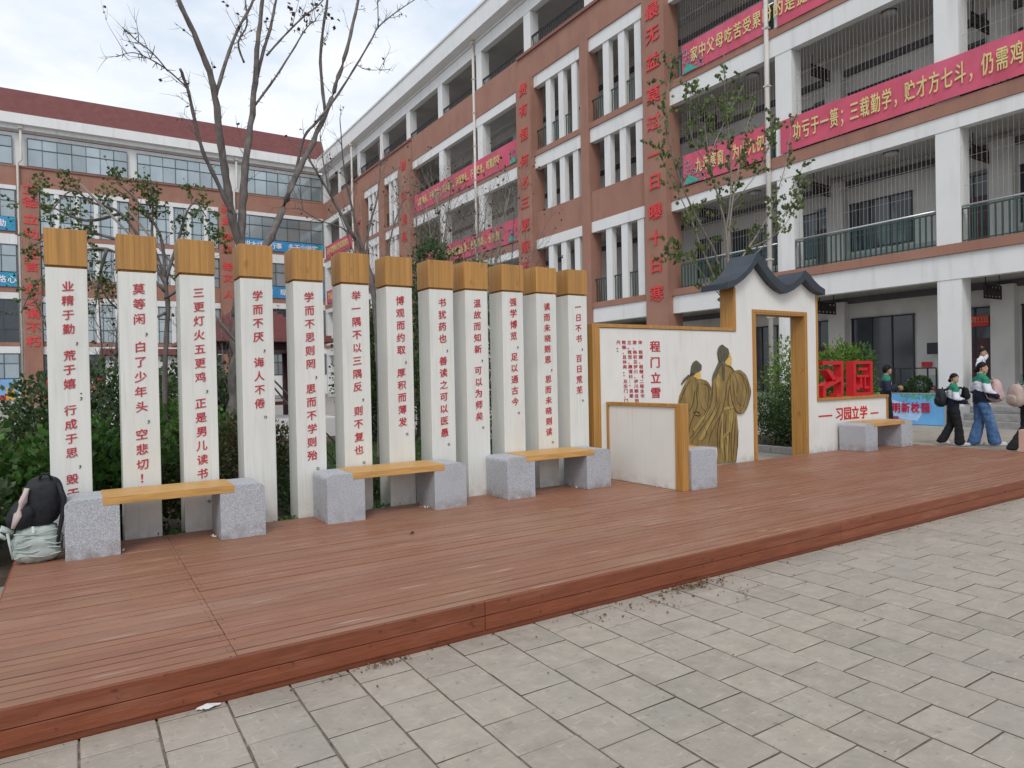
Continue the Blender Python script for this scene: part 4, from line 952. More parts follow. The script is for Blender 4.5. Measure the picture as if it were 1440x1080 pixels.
# tree in front of the right wing
T3 = thing('leafy_tree', 'slender many stemmed tree with drooping heart shaped leaves behind the gateway roof', 'tree', (11.2, 9.4, 0), 'trees in the garden')
limb(T3, [(11.1, 9.3, -.02), (11.1, 9.3, 1.2), (11.05, 9.3, 2.2), PY(1016, 420, 9.3)], .07, .05, m_barkl, 'trunk')
tw = MB(); lv = MB()
for L_, ya, yb, r0 in (([(1018, 410), (1024, 370), (1020, 320), (1012, 285), (1002, 245), (994, 200), (990, 150)], 9.3, 9.2, .032), ([(1018, 405), (1005, 355), (983, 313), (960, 262), (945, 215), (938, 150), (944, 90)], 9.3, 8.6, .026),
                       ([(1014, 415), (1000, 380), (985, 345), (972, 310), (950, 262), (930, 215), (925, 160)], 9.3, 9.8, .022), ([(1020, 405), (1035, 375), (1055, 345), (1078, 308), (1095, 265), (1108, 215), (1113, 165)], 9.3, 9.6, .024),
                       ([(1022, 395), (1024, 340), (1030, 285), (1040, 230), (1050, 180), (1062, 140)], 9.3, 9.7, .026), ([(1020, 330), (1028, 270), (1026, 200), (1020, 140), (1018, 75)], 9.3, 9.0, .018),
                       ([(1016, 420), (1000, 400), (975, 370), (955, 355), (935, 358)], 9.3, 9.0, .012), ([(1040, 372), (1075, 345), (1105, 300), (1118, 260)], 9.4, 9.9, .012), ([(1050, 350), (1090, 330), (1120, 290), (1125, 240)], 9.4, 8.9, .010),
                       ([(995, 230), (1010, 190), (1030, 150), (1045, 120)], 9.2, 9.5, .012), ([(1000, 240), (975, 200), (970, 150), (975, 110)], 9.2, 9.0, .012), ([(1030, 285), (1060, 250), (1080, 210), (1085, 170)], 9.5, 9.2, .012), ([(985, 400), (1003, 395), (1012, 385), (1018, 420)], 9.5, 9.2, .01)):
    Q, _ = limb(T3, path(L_, ya, yb), r0, .006, m_barkl, 'branch', 6)
    twigs(tw, Q, 15, .42, .0035, lv, 9, .068, lev=1, lprob=.62, droop=1.6)
    for k in range(26):
        i = rnd.randrange(len(Q)//2, len(Q)-1); leaf(lv, Q[i]+rv()*.12, rv()*.7+Vector((0, 0, -1)), rnd.uniform(.06, .11), 0, .48)
part(tw, 'twigs', m_barkl, T3)['kind'] = 'stuff'; part(lv, 'foliage', [m_leafo, m_leafr], T3)['kind'] = 'stuff'
# bare trees further back
def baretree(label, x, y, h, r, seed, n=6, lean=(0, 0), m=m_bark, tn=14):
    t = thing('bare_tree', label, 'tree', (x, y, 0), 'trees in the garden'); st = rnd.getstate(); rnd.seed(seed)
    fork = h*rnd.uniform(.3, .4)
    limb(t, [(x, y, -.02), (x+rnd.uniform(-.1, .1), y, fork*.5), (x+lean[0]*.3, y+lean[1]*.3, fork)], r, r*.8, m, 'trunk')
    tw = MB(); lv = MB()
    for i in range(n):
        a = 2*math.pi*i/n+rnd.uniform(-.4, .4); sp_ = rnd.uniform(.12, .34)*h
        e = Vector((x+lean[0]+math.cos(a)*sp_, y+lean[1]+math.sin(a)*sp_, h*rnd.uniform(.82, 1.04)))
        s0 = Vector((x+lean[0]*.3, y+lean[1]*.3, fork-.03)); mid = s0.lerp(e, .45)+Vector((math.cos(a)*sp_*.12, math.sin(a)*sp_*.12, -h*.03))
        Q, _ = limb(t, [s0, mid, e], r*.5, .008, m, 'limb', 6)
        twigs(tw, Q, tn, h*.2, .006, lv, 2, .07, lev=2, lprob=.08, up=.7)
    part(tw, 'twigs', m, t)['kind'] = 'stuff'; part(lv, 'dry_leaves', m_leafdry, t)['kind'] = 'stuff'
    rnd.setstate(st)
p = PY(650, 560, 15); baretree('pale bare twiggy tree in front of the middle red banners', p.x, 15, 6.3, .065, 3, 10, (.1, 0), m_barkl, 24)
p = PY(588, 560, 17); baretree('bare twiggy tree behind the seventh pillar with thin upright limbs', p.x, 17, 6.9, .07, 11, 9, (-.2, 0), m_bark, 20)
p = PY(705, 560, 16); baretree('bare twiggy tree beside the drainpipe of the middle bays', p.x, 16, 6.2, .06, 31, 8, (.1, 0), m_bark, 18)
T5 = thing('bare_tree', 'dark slim leaning bare tree between the sixth and seventh pillars', 'tree', (4.1, 12, 0), 'trees in the garden')
bp0 = PY(532, 560, 12)
Q0, _ = limb(T5, [(bp0.x, 12, -.02)]+path([(534, 560), (530, 470), (524, 405), (513, 360)], 12, 12), .055, .045, name='trunk')
tw = MB(); lv = MB()
for L_, r0 in (([(516, 368), (490, 320), (465, 275), (440, 233), (420, 200)], .04), ([(514, 362), (503, 330), (497, 300), (486, 250), (481, 210), (478, 165)], .03), ([(516, 365), (518, 325), (530, 280), (534, 240), (532, 200)], .026), ([(500, 335), (480, 320), (450, 310), (420, 292)], .014), ([(524, 400), (545, 350), (556, 310), (572, 270)], .022), ([(465, 275), (455, 230), (450, 190)], .016)):
    Q, _ = limb(T5, path(L_, 12, 12+rnd.uniform(-.6, .6)), r0, .008, name='limb', nseg=6); twigs(tw, Q, 9, .6, .006, lv, 2, .06, lev=1, lprob=.1)
part(tw, 'twigs', m_bark, T5)['kind'] = 'stuff'; part(lv, 'dry_leaves', m_leafdry, T5)['kind'] = 'stuff'
p = PY(100, 560, 15)
baretree('bare small tree behind the gap of the first and second pillars', PY(150, 560, 13).x, 13, 3.4, .04, 21, 6, (0, 0))
baretree('reddish bare weeping tree in front of the pavilion', PY(318, 560, 14).x, 14, 2.9, .04, 23, 8, (0, 0))

# ------------------------------------------------------------------ bags at the left end
def blob(name, m, c, rad, p=2.6, ns=.06, nf=4, seed=0, tilt=0, parent=None, shape=None, seg=48):
    bm = bmesh.new(); bmesh.ops.create_uvsphere(bm, u_segments=seg, v_segments=seg//2, radius=1)
    for v in bm.verts:
        d = v.co.normalized(); k = (abs(d.x)**p+abs(d.y)**p+abs(d.z)**p)**(-1/p); q = d*k
        if shape: q = shape(q)
        nn = mnoise.noise(q*nf+Vector((seed, 0, 0)))+.5*abs(mnoise.noise(q*nf*2.3+Vector((0, seed, 0))))
        q = q*(1+ns*nn); v.co = Vector((q.x*rad[0], q.y*rad[1], q.z*rad[2]))
    if tilt: bmesh.ops.rotate(bm, verts=bm.verts, cent=(0, 0, 0), matrix=Matrix.Rotation(tilt, 3, 'Y'))
    for v in bm.verts: v.co += Vector(c)
    for f in bm.faces: f.smooth = True
    me = bpy.data.meshes.new(name); bm.to_mesh(me); bm.free(); me.materials.append(m)
    o = link(name, me)
    if parent: 
        o.parent = parent; me.transform(Matrix.Translation(-Vector(parent.location)))
    return o
m_black = mat('black_nylon', (.007, .008, .012), .7, .5, 25, bump=.6, bscale=14)
m_sage = mat('sage_cloth', (.40, .45, .42), .75, .1, 12, bump=.5, bscale=10)
m_pinkc = mat('pale_pink_cloth', (.58, .47, .45), .75, .08)
bag = thing('cloth_bag', 'crumpled pale green cloth bag under the black backpack at the deck corner', 'bag', (-.31, 6.62, DZ))
def sh(q): 
    z = q.z; s_ = 1-.10*max(0, z)+.05*math.sin(z*9); return Vector((q.x*s_, q.y*s_, max(z, -.98)))
blob('bag_body', m_sage, (-.305, 6.62, DZ+.145), (.165, .13, .15), 3.2, .07, 5, 2, 0, bag, sh)
part(MB().tube([(-.46, 6.56, DZ+.26), (-.53, 6.54, DZ+.30), (-.56, 6.53, DZ+.27), (-.50, 6.52, DZ+.22)], [.022, .026, .022, .012], 8), 'drawstring_end', m_sage, bag)
part(MB().tube([(-.49, 6.53, DZ+.26), (-.475, 6.50, DZ+.16), (-.46, 6.5, DZ+.06)], [.012, .009, .006], 6), 'strap', m_sage, bag)
b = MB()
for k in range(5):
    z = DZ+.06+.045*k; b.tube([(-.45+.3*i/8, 6.492+.012*math.sin(i*1.3+k), z+.012*math.sin(i*.9+k*2)+.01*i/8) for i in range(9)], .006, 5)
part(b, 'crease', m_sage, bag)['kind'] = 'stuff'
bk = thing('backpack', 'black backpack with pale pink edge leaning on the end of the first bench', 'backpack', (-.28, 6.62, DZ+.27))
def sh2(q): 
    t_ = (q.z+1)/2; return Vector((q.x*(1.1-.22*t_)-.30*(1-t_), q.y, q.z))
blob('pack_body', m_black, (-.255, 6.63, DZ+.47), (.145, .12, .20), 3.0, .05, 3, 5, .10, bk, sh2)
blob('pack_pocket', m_black, (-.40, 6.58, DZ+.385), (.09, .10, .115), 2.6, .06, 4, 8, .5, bk)
part(MB().tube([(-.36, 6.51, DZ+.60), (-.385, 6.50, DZ+.50), (-.42, 6.49, DZ+.40), (-.455, 6.49, DZ+.30)], [.018, .03, .03, .012], 8), 'pink_edge', m_pinkc, bk)
part(MB().tube([(-.28, 6.55, DZ+.66), (-.26, 6.54, DZ+.70), (-.22, 6.54, DZ+.70), (-.20, 6.55, DZ+.65)], .009, 8), 'grab_handle', m_black, bk)
part(MB().tube([(-.155, 6.52, DZ+.62), (-.12, 6.50, DZ+.5), (-.13, 6.5, DZ+.38), (-.16, 6.50, DZ+.22), (-.17, 6.49, DZ+.12)], [.018, .02, .018, .014, .01], 8), 'shoulder_strap', m_black, bk)
part(MB().box(-.335, -.32, 6.487, 6.489, DZ+.25, DZ+.30), 'tag', m_paper, bag)

# ------------------------------------------------------------------ litter
b = MB()
def leafpile(n_, cx, cy, sx, sy, smax=.03):
    for i in range(n_):
        p = Vector((cx+rnd.gauss(0, sx), cy+rnd.gauss(0, sy), .006+abs(rnd.gauss(0, .006))))
        if p.y > 3.65: p.y = 3.65-rnd.random()*.05
        leaf(b, p, Vector((rnd.gauss(0, 1), rnd.gauss(0, 1), rnd.uniform(-.1, .35))), rnd.uniform(.006, smax))
leafpile(170, 3.85, 3.57, .16, .035); leafpile(45, 4.0, 3.35, .12, .12, .022); leafpile(60, 3.2, 3.45, .2, .08); leafpile(50, 1.35, 3.6, .12, .03)
for px, py in ((1045, 798), (1085, 815)): pass
for k in range(110): 
    x = rnd.uniform(-.3, 9); leafpile(1, x, 3.64-abs(rnd.gauss(0, .06)), .01, .01, .02)
for k in range(34): leafpile(1, rnd.uniform(.5, 8), rnd.uniform(1.2, 3.5), .01, .01, .022)
g = b.build('leaf_litter', m_litter); hide(g, 'stuff')
p = atz(291, 993, 0.004)
b = MB(); P = []
for i in range(12):
    a = i*math.pi/6; P.append((p.x+math.cos(a)*rnd.uniform(.045, .075), p.y-.022+math.sin(a)*rnd.uniform(.014, .03), .006+rnd.uniform(0, .008)))
b.add(P+[(p.x, p.y, .018)], [(i, (i+1) % 12, 12) for i in range(12)]); o = b.build('paper_scrap', m_paper); tag(o, 'crumpled scrap of white paper on the pavers by the deck skirt', 'litter')
p = atz(580, 751, DZ+.002); b = MB(); leaf(b, Vector((p.x-.03, p.y, DZ+.01)), Vector((1, .2, .1)), .06); leaf(b, Vector((p.x-.02, p.y, DZ+.012)), Vector((1, -.3, .3)), .04); o = b.build('fallen_leaf', m_litter); tag(o, 'single brown curled leaf lying on the deck before the second bench', 'leaf')
b = MB()
for px, py in ((172, 772), (176, 774), (299, 753), (303, 755), (594, 713), (600, 714), (806, 685), (812, 686), (873, 675), (878, 676), (925, 684), (930, 685), (933, 685)):
    q = atz(px, py, DZ+.003)
    for k in range(5): leaf(b, q+Vector((rnd.gauss(0, .012), rnd.gauss(0, .008), .003)), Vector((rnd.gauss(0, 1), rnd.gauss(0, 1), .3)), rnd.uniform(.012, .03))
g = b.build('plastic_shreds', m_paper); hide(g, 'stuff')
pk = MB().box(13.02, 13.2, 4.78, 4.95, DZ, .575).build('stone_post', m_pinkpost, bevel=.008); tag(pk, 'pale pink stone post cut by the right picture edge, at the end of the deck', 'post')

# ------------------------------------------------------------------ things by the corridor
bo = thing('campus_board', 'blue board with red characters 明新校园 standing before the corridor', 'sign board', (20.3, 9.5, 0))
BXp = 20.3
pbox(bo, 'board_sheet', mat('board_blue', (.14, .40, .72), .5, .2, .8), BXp, BXp+.05, 9.48, 12.3, .02, .90)
pbox(bo, 'board_frame', m_steel, BXp-.01, BXp+.06, 9.44, 9.478, .0, .92); pbox(bo, 'board_frame', m_steel, BXp-.01, BXp+.06, 9.48, 12.3, .902, .925)
b = MB()
for ch, px in (("文", 1247), ("明", 1260.5), ("新", 1273.5), ("校", 1287), ("园", 1301.5)):
    q = atx(px, 573.5, BXp); char(bo, 'board_character', mat('board_red', (.55, .01, .05), .5), ch, (BXp, q.y, q.z), .245, .31, 'x', out=.016, bold=.02)
b = MB()
b.add([(BXp-.004, 11.4, .25), (BXp-.004, 10.2, .12), (BXp-.004, 10.0, .45), (BXp-.004, 10.9, .72)], [(0, 1, 2, 3)]); part(b, 'printed_shape', mat('board_pale', (.4, .6, .85), .5), bo)
b = MB()
for k in range(160): leaf(b, Vector((BXp-.008-rnd.random()*.004, 9.55+rnd.random()**1.3*1.1, .88-abs(rnd.gauss(0, .07))*(1.6 if rnd.random() < .4 else 1))), Vector((0, rnd.gauss(0, 1), rnd.gauss(0, 1))), .05)
for v_i in range(len(b.v)): b.v[v_i] = (BXp-.006-(v_i % 7)*.0003, b.v[v_i][1], min(.895, b.v[v_i][2]))
part(b, 'printed_leaves', mat('board_green', (.08, .33, .05), .5, .5, 15), bo)
b = MB()
for i, ch in enumerate("共创文明校园"): put(b, ch, (BXp, 11.6-.16*i, .17), .15, .15, 'x', out=.016, bold=.02)
part(b, 'small_lettering', mat('board_red2', (.5, .05, .15), .5), bo)['kind'] = 'stuff'
# potted plants on the corridor edge
for (px, py, r_, lab) in ((1293, 541, .32, 'potted round shrub behind the blue board, before the pink cart'), (1262, 551, .26, 'potted shrub behind the girl beside the low wall')):
    q = atx(px, py, 21.75)
    t = thing('potted_plant', lab, 'potted plant', (21.75, q.y, .5), 'potted plants at the corridor edge')
    part(MB().tube([(21.75, q.y, .5), (21.75, q.y, .52), (21.75, q.y, .72)], [.11, .13, .16], 14), 'pot', mat('pot', (.3, .14, .09), .7), t)
    part(MB().tube([(21.75, q.y, .7), (21.76, q.y+.02, q.z-.1)], .02, 6), 'stem', m_twig, t)
    b = MB()
    for k in range(900):
        u = rv(); u = u.normalized()*u.length**.5; leaf(b, Vector((21.75, q.y, q.z))+Vector((u.x*r_, u.y*r_, u.z*r_*.8)), u+rv()*.6, .07)
    part(b, 'foliage', m_leafd, t)['kind'] = 'stuff'
t = thing('metal_rack', 'thin dark metal rack standing against the corridor wall', 'rack', (23.4, 11.5, .5))
ya, yb_ = atx(1258, 540, 23.4).y, atx(1317, 540, 23.4).y
for y in (ya, (ya*.85+yb_*.15), ya*.2+yb_*.8, yb_): part(MB().box(23.38, 23.42, y-.02, y+.02, .5, 1.62), 'upright', m_dark, t)
part(MB().box(23.38, 23.42, yb_, ya, 1.62, 1.66), 'top_bar', m_dark, t)
t = thing('hand_cart', 'pinkish red hand cart parked behind the blue board', 'cart', (22.3, atx(1311, 560, 22.3).y, .5)); yc = t.location.y
m_cart = mat('cart_pink', (.42, .08, .12), .5, .2)
for dy in (-.16, .16): part(MB().tube([(22.3, yc+dy, .55), (22.3, yc+dy*.4, 1.1)], .025, 6), 'side_tube', m_cart, t)
for z in (.62, .8, .95): part(MB().box(22.27, 22.33, yc-.17+(z-.6)*.2, yc+.17-(z-.6)*.2, z, z+.05), 'cross_bar', m_cart, t)
part(MB().box(22.2, 22.4, yc-.2, yc+.2, .52, .6), 'tray', m_cart, t)
# wall screen, notice, class signs
t = thing('wall_monitor', 'black flat monitor hung on the corridor wall left of the white column', 'monitor', (23.9, 11, 2.4))
y0, y1 = atx(1304, 490, 23.9).y, atx(1322, 490, 23.9).y-.3; zt, zb = atx(1310, 482, 23.9).z, atx(1310, 498, 23.9).z
pbox(t, 'screen', m_dark, 23.86, 23.93, y1, y0, zb, zt, bevel=.01); part(MB().box(23.93, 24.24, (y0+y1)/2-.04, (y0+y1)/2+.04, zb+.15, zb+.25), 'bracket', m_dark, t)
o = MB().box(24.15, 24.2, atx(1311, 513, 24.2).y, atx(1297, 513, 24.2).y, atx(1300, 516, 24.2).z, atx(1300, 509, 24.2).z).build('notice_plate', m_red); tag(o, 'small red notice plate under the wall monitor', 'notice')
t = thing('class_sign', 'red door sign reading 253 above the dark doorway', 'sign', (24.1, 10.2, 3.1))
y0, y1 = atx(1366, 450, 24.12).y, atx(1391, 450, 24.12).y; zt, zb = atx(1378, 444, 24.12).z, atx(1378, 459, 24.12).z
pbox(t, 'plate', m_red, 24.1, 24.15, y1, y0, zb, zt)
b = MB()
for i, ch in enumerate("高253班"): put(b, ch, (24.1, y0-.08-(y0-y1-.12)*i/4.4, (zt+zb)/2+.04), .17, .22, 'x', out=.012, bold=.01)
part(b, 'plate_lettering', mat('sign_orange', (.8, .25, .1), .5), t)['kind'] = 'stuff'
def plaque(label, px, py, X, w_=.9, h_=.5):
    q = atx(px, py, X); t = thing('hanging_class_plaque', label, 'hanging sign', (X, q.y, q.z), 'openwork plaques hanging in the corridors')
    b = MB(); y = q.y
    for zz in (q.z, q.z+h_-.05): b.box(X, X+w_, y-.02, y+.02, zz, zz+.05)
    for i in range(6): b.box(X+i*(w_-.04)/5, X+i*(w_-.04)/5+.04, y-.02, y+.02, q.z, q.z+h_)
    for i in range(5): b.tube([(X+i*w_/5, y, q.z), (X+(i+1)*w_/5, y, q.z+h_)], .018, 4).tube([(X+i*w_/5, y, q.z+h_), (X+(i+1)*w_/5, y, q.z)], .018, 4)
    b.box(X+.15, X+w_-.15, y-.03, y+.03, q.z+.1, q.z+h_-.12)
    part(b, 'openwork_panel', mat('plaque_dark', (.035, .022, .022), .6, .2), t)
    part(MB().box(X+.1, X+.12, y-.01, y+.01, q.z+h_, q.z+h_+.35).box(X+w_-.12, X+w_-.1, y-.01, y+.01, q.z+h_, q.z+h_+.35), 'hanger', m_dark, t)
for px, py, lab in ((1384, 419, 'openwork plaque hanging on the ground floor right of the white column'), (1150, 441, 'openwork plaque hanging behind the right end of the gateway roof'), (1142, 272, 'openwork plaque on the second floor beside the left white column'), (1366, 222, 'openwork plaque on the second floor right of the white column'),
                    (1141, 106, 'openwork plaque on the third floor beside the left white column'), (1366, 36, 'openwork plaque on the third floor right of the white column'), (984, 170, 'openwork plaque on the third floor behind the small tree'), (984, 305, 'openwork plaque on the second floor behind the small tree')):
    plaque(lab, px, py, 22.5, 1.1, .42)

# ------------------------------------------------------------------ people
def skin_obj(name, V, E, mats, parent, sub=1, matfn=None, extra=None, voxel=None, seedroot=0):
    me = bpy.data.meshes.new(name); me.from_pydata([v[0] for v in V], E, [])
    o = bpy.data.objects.new(name, me); COL.objects.link(o)
    md = o.modifiers.new('s', 'SKIN'); md.branch_smoothing = .6; md.use_smooth_shade = True
    for i, v in enumerate(V):
        r = v[1]; me.skin_vertices[0].data[i].radius = (r, r) if not hasattr(r, '__len__') else r
        me.skin_vertices[0].data[i].use_root = (i == seedroot)
    ms = o.modifiers.new('u', 'SUBSURF'); ms.levels = sub
    dg = bpy.context.evaluated_depsgraph_get(); m2 = bpy.data.meshes.new_from_object(o.evaluated_get(dg))
    bpy.data.objects.remove(o)
    if extra or voxel:
        bm = bmesh.new(); bm.from_mesh(m2)
        for ex in (extra or []):
            c, rad, rot = ex
            mm = Matrix.Translation(c) @ (rot.to_4x4() if rot else Matrix.Identity(4)) @ Matrix.Diagonal((*rad, 1))
            bmesh.ops.create_uvsphere(bm, u_segments=20, v_segments=14, radius=1, matrix=mm)
        m3 = bpy.data.meshes.new(name); bm.to_mesh(m3); bm.free(); m2 = m3
    o = bpy.data.objects.new(name, m2); COL.objects.link(o)
    if voxel:
        md = o.modifiers.new('r', 'REMESH'); md.mode = 'VOXEL'; md.voxel_size = voxel; md.use_smooth_shade = True
        dg = bpy.context.evaluated_depsgraph_get(); m4 = bpy.data.meshes.new_from_object(o.evaluated_get(dg)); o.modifiers.clear(); o.data = m4; m2 = m4
    m2.materials.clear()
    for m in mats: m2.materials.append(m)
    for p in m2.polygons:
        p.use_smooth = True; p.material_index = matfn(p.center) if matfn else 0
    o.parent = parent; return o
m_skin = mat('skin', (.50, .29, .20), .55, .06, 20, bump=.0)
m_hair = mat('hair', (.006, .005, .005), .6, .4, 60, spec=.25)
m_navy = mat('navy_cloth', (.008, .012, .034), .8, .3, 15, bump=.4, bscale=18)
m_wcl = mat('white_cloth', (.66, .67, .74), .8, .05, 10, bump=.4, bscale=18)
m_gcl = mat('green_cloth', (.01, .19, .11), .75, .12, 10, bump=.4, bscale=18)
m_blk = mat('black_cloth', (.006, .006, .008), .9, .4, 15, bump=.4, bscale=18)
m_jean = mat('denim', (.05, .12, .26), .85, .25, 16, (1, 1, .5), bump=.4, spots=[((.16, .26, .42), 3, .5, .7, (3, 3, 1), .7)])
m_shoe = mat('shoe', (.55, .53, .52), .7, .1)
m_pinkbag = mat('pink_backpack', (.50, .34, .34), .75, .12, 8, bump=.5, bscale=12)
m_beige = mat('beige_backpack', (.42, .32, .28), .75, .12, 8, bump=.5, bscale=12)
m_lip = mat('lip', (.36, .12, .10), .5)
_b = bmesh.new(); bmesh.ops.create_uvsphere(_b, u_segments=14, v_segments=9, radius=1); _b.verts.index_update()
SPH = ([tuple(v.co) for v in _b.verts], [tuple(v.index for v in f.verts) for f in _b.faces]); _b.free()
def garment(name, segs, mats, parent, matfn=None, zmin=0, voxel=.013):
    mb = MB()
    for p, r, q, c in segs:
        p, q = Vector(p), Vector(q); L_ = (q-p).length; n_ = max(2, int(L_/.012))
        for i in range(n_+1):
            f = i/n_; rr = [r[k]+(c[k]-r[k])*f for k in range(3)]; cc = p.lerp(q, f)
            mb.add([(cc.x+v[0]*rr[0], cc.y+v[1]*rr[1], cc.z+v[2]*rr[2]) for v in SPH[0]], SPH[1])
    me = bpy.data.meshes.new(name); me.from_pydata(mb.v, [], mb.f)
    o = bpy.data.objects.new(name, me); COL.objects.link(o)
    md = o.modifiers.new('r', 'REMESH'); md.mode = 'VOXEL'; md.voxel_size = voxel; md.use_smooth_shade = True
    sm = o.modifiers.new('s', 'SMOOTH'); sm.iterations = 10
    m2 = bpy.data.meshes.new_from_object(o.evaluated_get(bpy.context.evaluated_depsgraph_get())); o.modifiers.clear(); o.data = m2
    for v in m2.vertices:
        z = v.co.z
        k = .010*mnoise.noise(Vector((v.co.x*7, v.co.y*7, z*13)))+.006*mnoise.noise(Vector((v.co.x*18, v.co.y*18, z*26)))
        v.co += v.normal*k
        if v.co.z < zmin: v.co.z = zmin
    m2.materials.clear()
    for m in mats: m2.materials.append(m)
    for p in m2.polygons: p.use_smooth = True; p.material_index = matfn(p.center) if matfn else 0
    o.parent = parent; return o
def person(label, loc, heading, H, top, legs, legm, armL, armR, stride, hair='bun', jacket=True, look=0, opened=False):
    """local frame: +x forward, +y left, z up; arms: (elbow, hand) in local units of height 1.6"""
    t = thing('person', label, 'person', loc, None); t.rotation_euler = (0, 0, heading); k = H/1.6; t.scale = (k, k, k)
    lf, rf = stride      # (x of foot, z lift, knee x)
    hipz, kz = .84, .46
    V = [((0, 0, .90), (.12, .10)), ((0, 0, 1.08), (.10, .085)), ((0, 0, 1.24), (.135, .085)), ((0.0, 0, 1.335), (.06, .06)), ((.01, 0, 1.40), .048), ((.015, 0, 1.46), .055)]
    E = [(0, 1), (1, 2), (2, 3), (3, 4), (4, 5)]
    hips = []
    for s_, (fx, fz, kx) in ((1, lf), (-1, rf)):
        b0 = len(V)
        V += [((0, s_*.075, hipz), .06), ((kx, s_*.08, kz+fz*.4), .036), ((fx, s_*.08, .10+fz), .036), ((fx+.06, s_*.085, .05+fz), .03), ((fx+.13, s_*.085, .035+fz*.6), .025)]
        E += [(0, b0), (b0, b0+1), (b0+1, b0+2), (b0+2, b0+3), (b0+3, b0+4)]; hips.append(b0)
    arms = []
    for s_, (el, hd) in ((1, armL), (-1, armR)):
        b0 = len(V); el = Vector(el); hd = Vector(hd); d = (hd-el).normalized()
        V += [((0, s_*.165, 1.285), .052), (tuple(el), .036), (tuple(hd), .024), (tuple(hd+d*.05), (.034, .02))]
        E += [(2, b0), (b0, b0+1), (b0+1, b0+2), (b0+2, b0+3)]; arms.append((b0, el, hd, d))
        side = d.cross(Vector((0, 0, 1))); side = side.normalized() if side.length > .1 else Vector((0, 1, 0))
        pn = side.cross(d)
        for q, ln in zip((-1.5, -.5, .5, 1.5), (.062, .075, .08, .068)):
            f0 = hd+d*.06+side*q*.016; c0 = len(V)
            V += [(tuple(f0+d*.015), .0085), (tuple(f0+d*ln*.55-pn*.006), .008), (tuple(f0+d*ln-pn*.022), .0065)]
            E += [(b0+3, c0), (c0, c0+1), (c0+1, c0+2)]
        c0 = len(V); V += [(tuple(hd+d*.02+side*.034), .010), (tuple(hd+d*.055+side*.05-pn*.01), .008)]; E += [(b0+2, c0), (c0, c0+1)]
    cl, sl = math.cos(look), math.sin(look); RZ = Matrix.Rotation(look, 3, 'Z')
    hc = Vector((.03, 0, 1.492))
    hp = lambda x, y, z: hc+RZ @ Vector((x, y, z))
    ex = [(hc, (.082, .070, .098), RZ), (hp(.028, 0, -.045), (.058, .052, .055), RZ), (hp(.083, 0, -.012), (.016, .012, .022), RZ), (hp(.078, 0, -.028), (.016, .016, .010), RZ), (hp(.072, 0, -.052), (.014, .022, .009), RZ),
          (hp(-.005, .072, -.01), (.016, .01, .028), RZ), (hp(-.005, -.072, -.01), (.016, .01, .028), RZ), (hp(.06, 0, -.085), (.022, .025, .018), RZ), (hp(.062, .03, .022), (.018, .022, .01), RZ), (hp(.062, -.03, .022), (.018, .022, .01), RZ)]
    skin_obj('body', V, E, [m_skin], t, 1, None, ex, voxel=.0085)
    # face details
    for yy in (.029, -.029):
        o = blob('eye', mat('eye_white', (.6, .58, .56), .3, .02), tuple(hp(.0745, yy, .004)), (.007, .0125, .006), 2, 0, 1, 0, 0, None, None, 12); o.parent = t
        o = blob('iris', m_hair, tuple(hp(.0795, yy, .004)), (.004, .0058, .0055), 2, 0, 1, 0, 0, None, None, 10); o.parent = t
        b = MB().tube([hp(.078, yy-.016, .026), hp(.083, yy, .031), hp(.078, yy+.016, .026)], .0032, 5); o = b.build('eyebrow', m_hair, t)
    b = MB().tube([hp(.079, -.018, -.053), hp(.087, 0, -.051), hp(.079, .018, -.053)], [.003, .0055, .003], 6); b.build('lips', m_lip, t)
    # hair cap
    bm = bmesh.new(); bmesh.ops.create_uvsphere(bm, u_segments=28, v_segments=20, radius=1)
    for v in bm.verts:
        d = v.co.copy(); q = Vector((d.x*.094-.008, d.y*.082, d.z*.108+.012)); nz = mnoise.noise(d*6)*.004
        if d.x > .35 and q.z < .058-abs(d.y)*.05: q = q*.78
        if q.z < -.05 and d.x > -.3: q *= .8
        v.co = hc+RZ @ (q+d*nz)
    for f in bm.faces: f.smooth = True
    me = bpy.data.meshes.new('hair'); bm.to_mesh(me); bm.free(); me.materials.append(m_hair); hr = link('hair', me, t)
    if hair == 'bun': o = blob('hair_bun', m_hair, tuple(hp(-.10, 0, -.045)), (.045, .045, .042), 2, .1, 5, 1); o.parent = t
    # upper garment
    sg = [((0, 0, .80), (.115, .155, .03), (0, 0, 1.0), (.122, .160, .05)), ((0, 0, 1.0), (.122, .160, .05), (0, 0, 1.2), (.115, .158, .06)), ((0, 0, 1.2), (.115, .158, .06), (0, 0, 1.29), (.085, .135, .05)),
          ((0, 0, 1.29), (.085, .135, .05), (.012, 0, 1.375), (.066, .066, .03))]
    if not jacket: sg = [(p, (a[0]-.015, a[1]-.02, a[2]), q, (c[0]-.012, c[1]-.018, c[2])) for p, a, q, c in sg]
    for s_, (a0, el, hd, dd) in zip((1, -1), arms):
        sh_ = (0, s_*.155, 1.275); r1, r2, r3 = (.068, .066, .054) if jacket else (.062, .058, .05)
        if jacket: sg += [(sh_, (r1,)*3, tuple(el), (r2,)*3), (tuple(el), (r2,)*3, tuple(hd), (r3,)*3)]
        else: sg += [(sh_, (r1,)*3, tuple(Vector(sh_).lerp(el, .7)), (r2,)*3)]
    def jm(c):
        if not jacket: return 0
        z = c.z+.03*mnoise.noise(c*9)
        if opened:
            if c.x > .05 and abs(c.y) < .075 and z < 1.33: return 1
            return 0 if z > 1.25 else 2
        if z > 1.235-abs(c.y)*.12: return 0
        if z > 1.09-abs(c.y)*.25: return 1
        return 2
    garment('jacket' if jacket else 't_shirt', sg, top, t, jm, .80 if jacket else .86)
    # trousers
    sg = [((0, 0, .86), (.105, .142, .05), (0, 0, .80), (.112, .15, .05))]
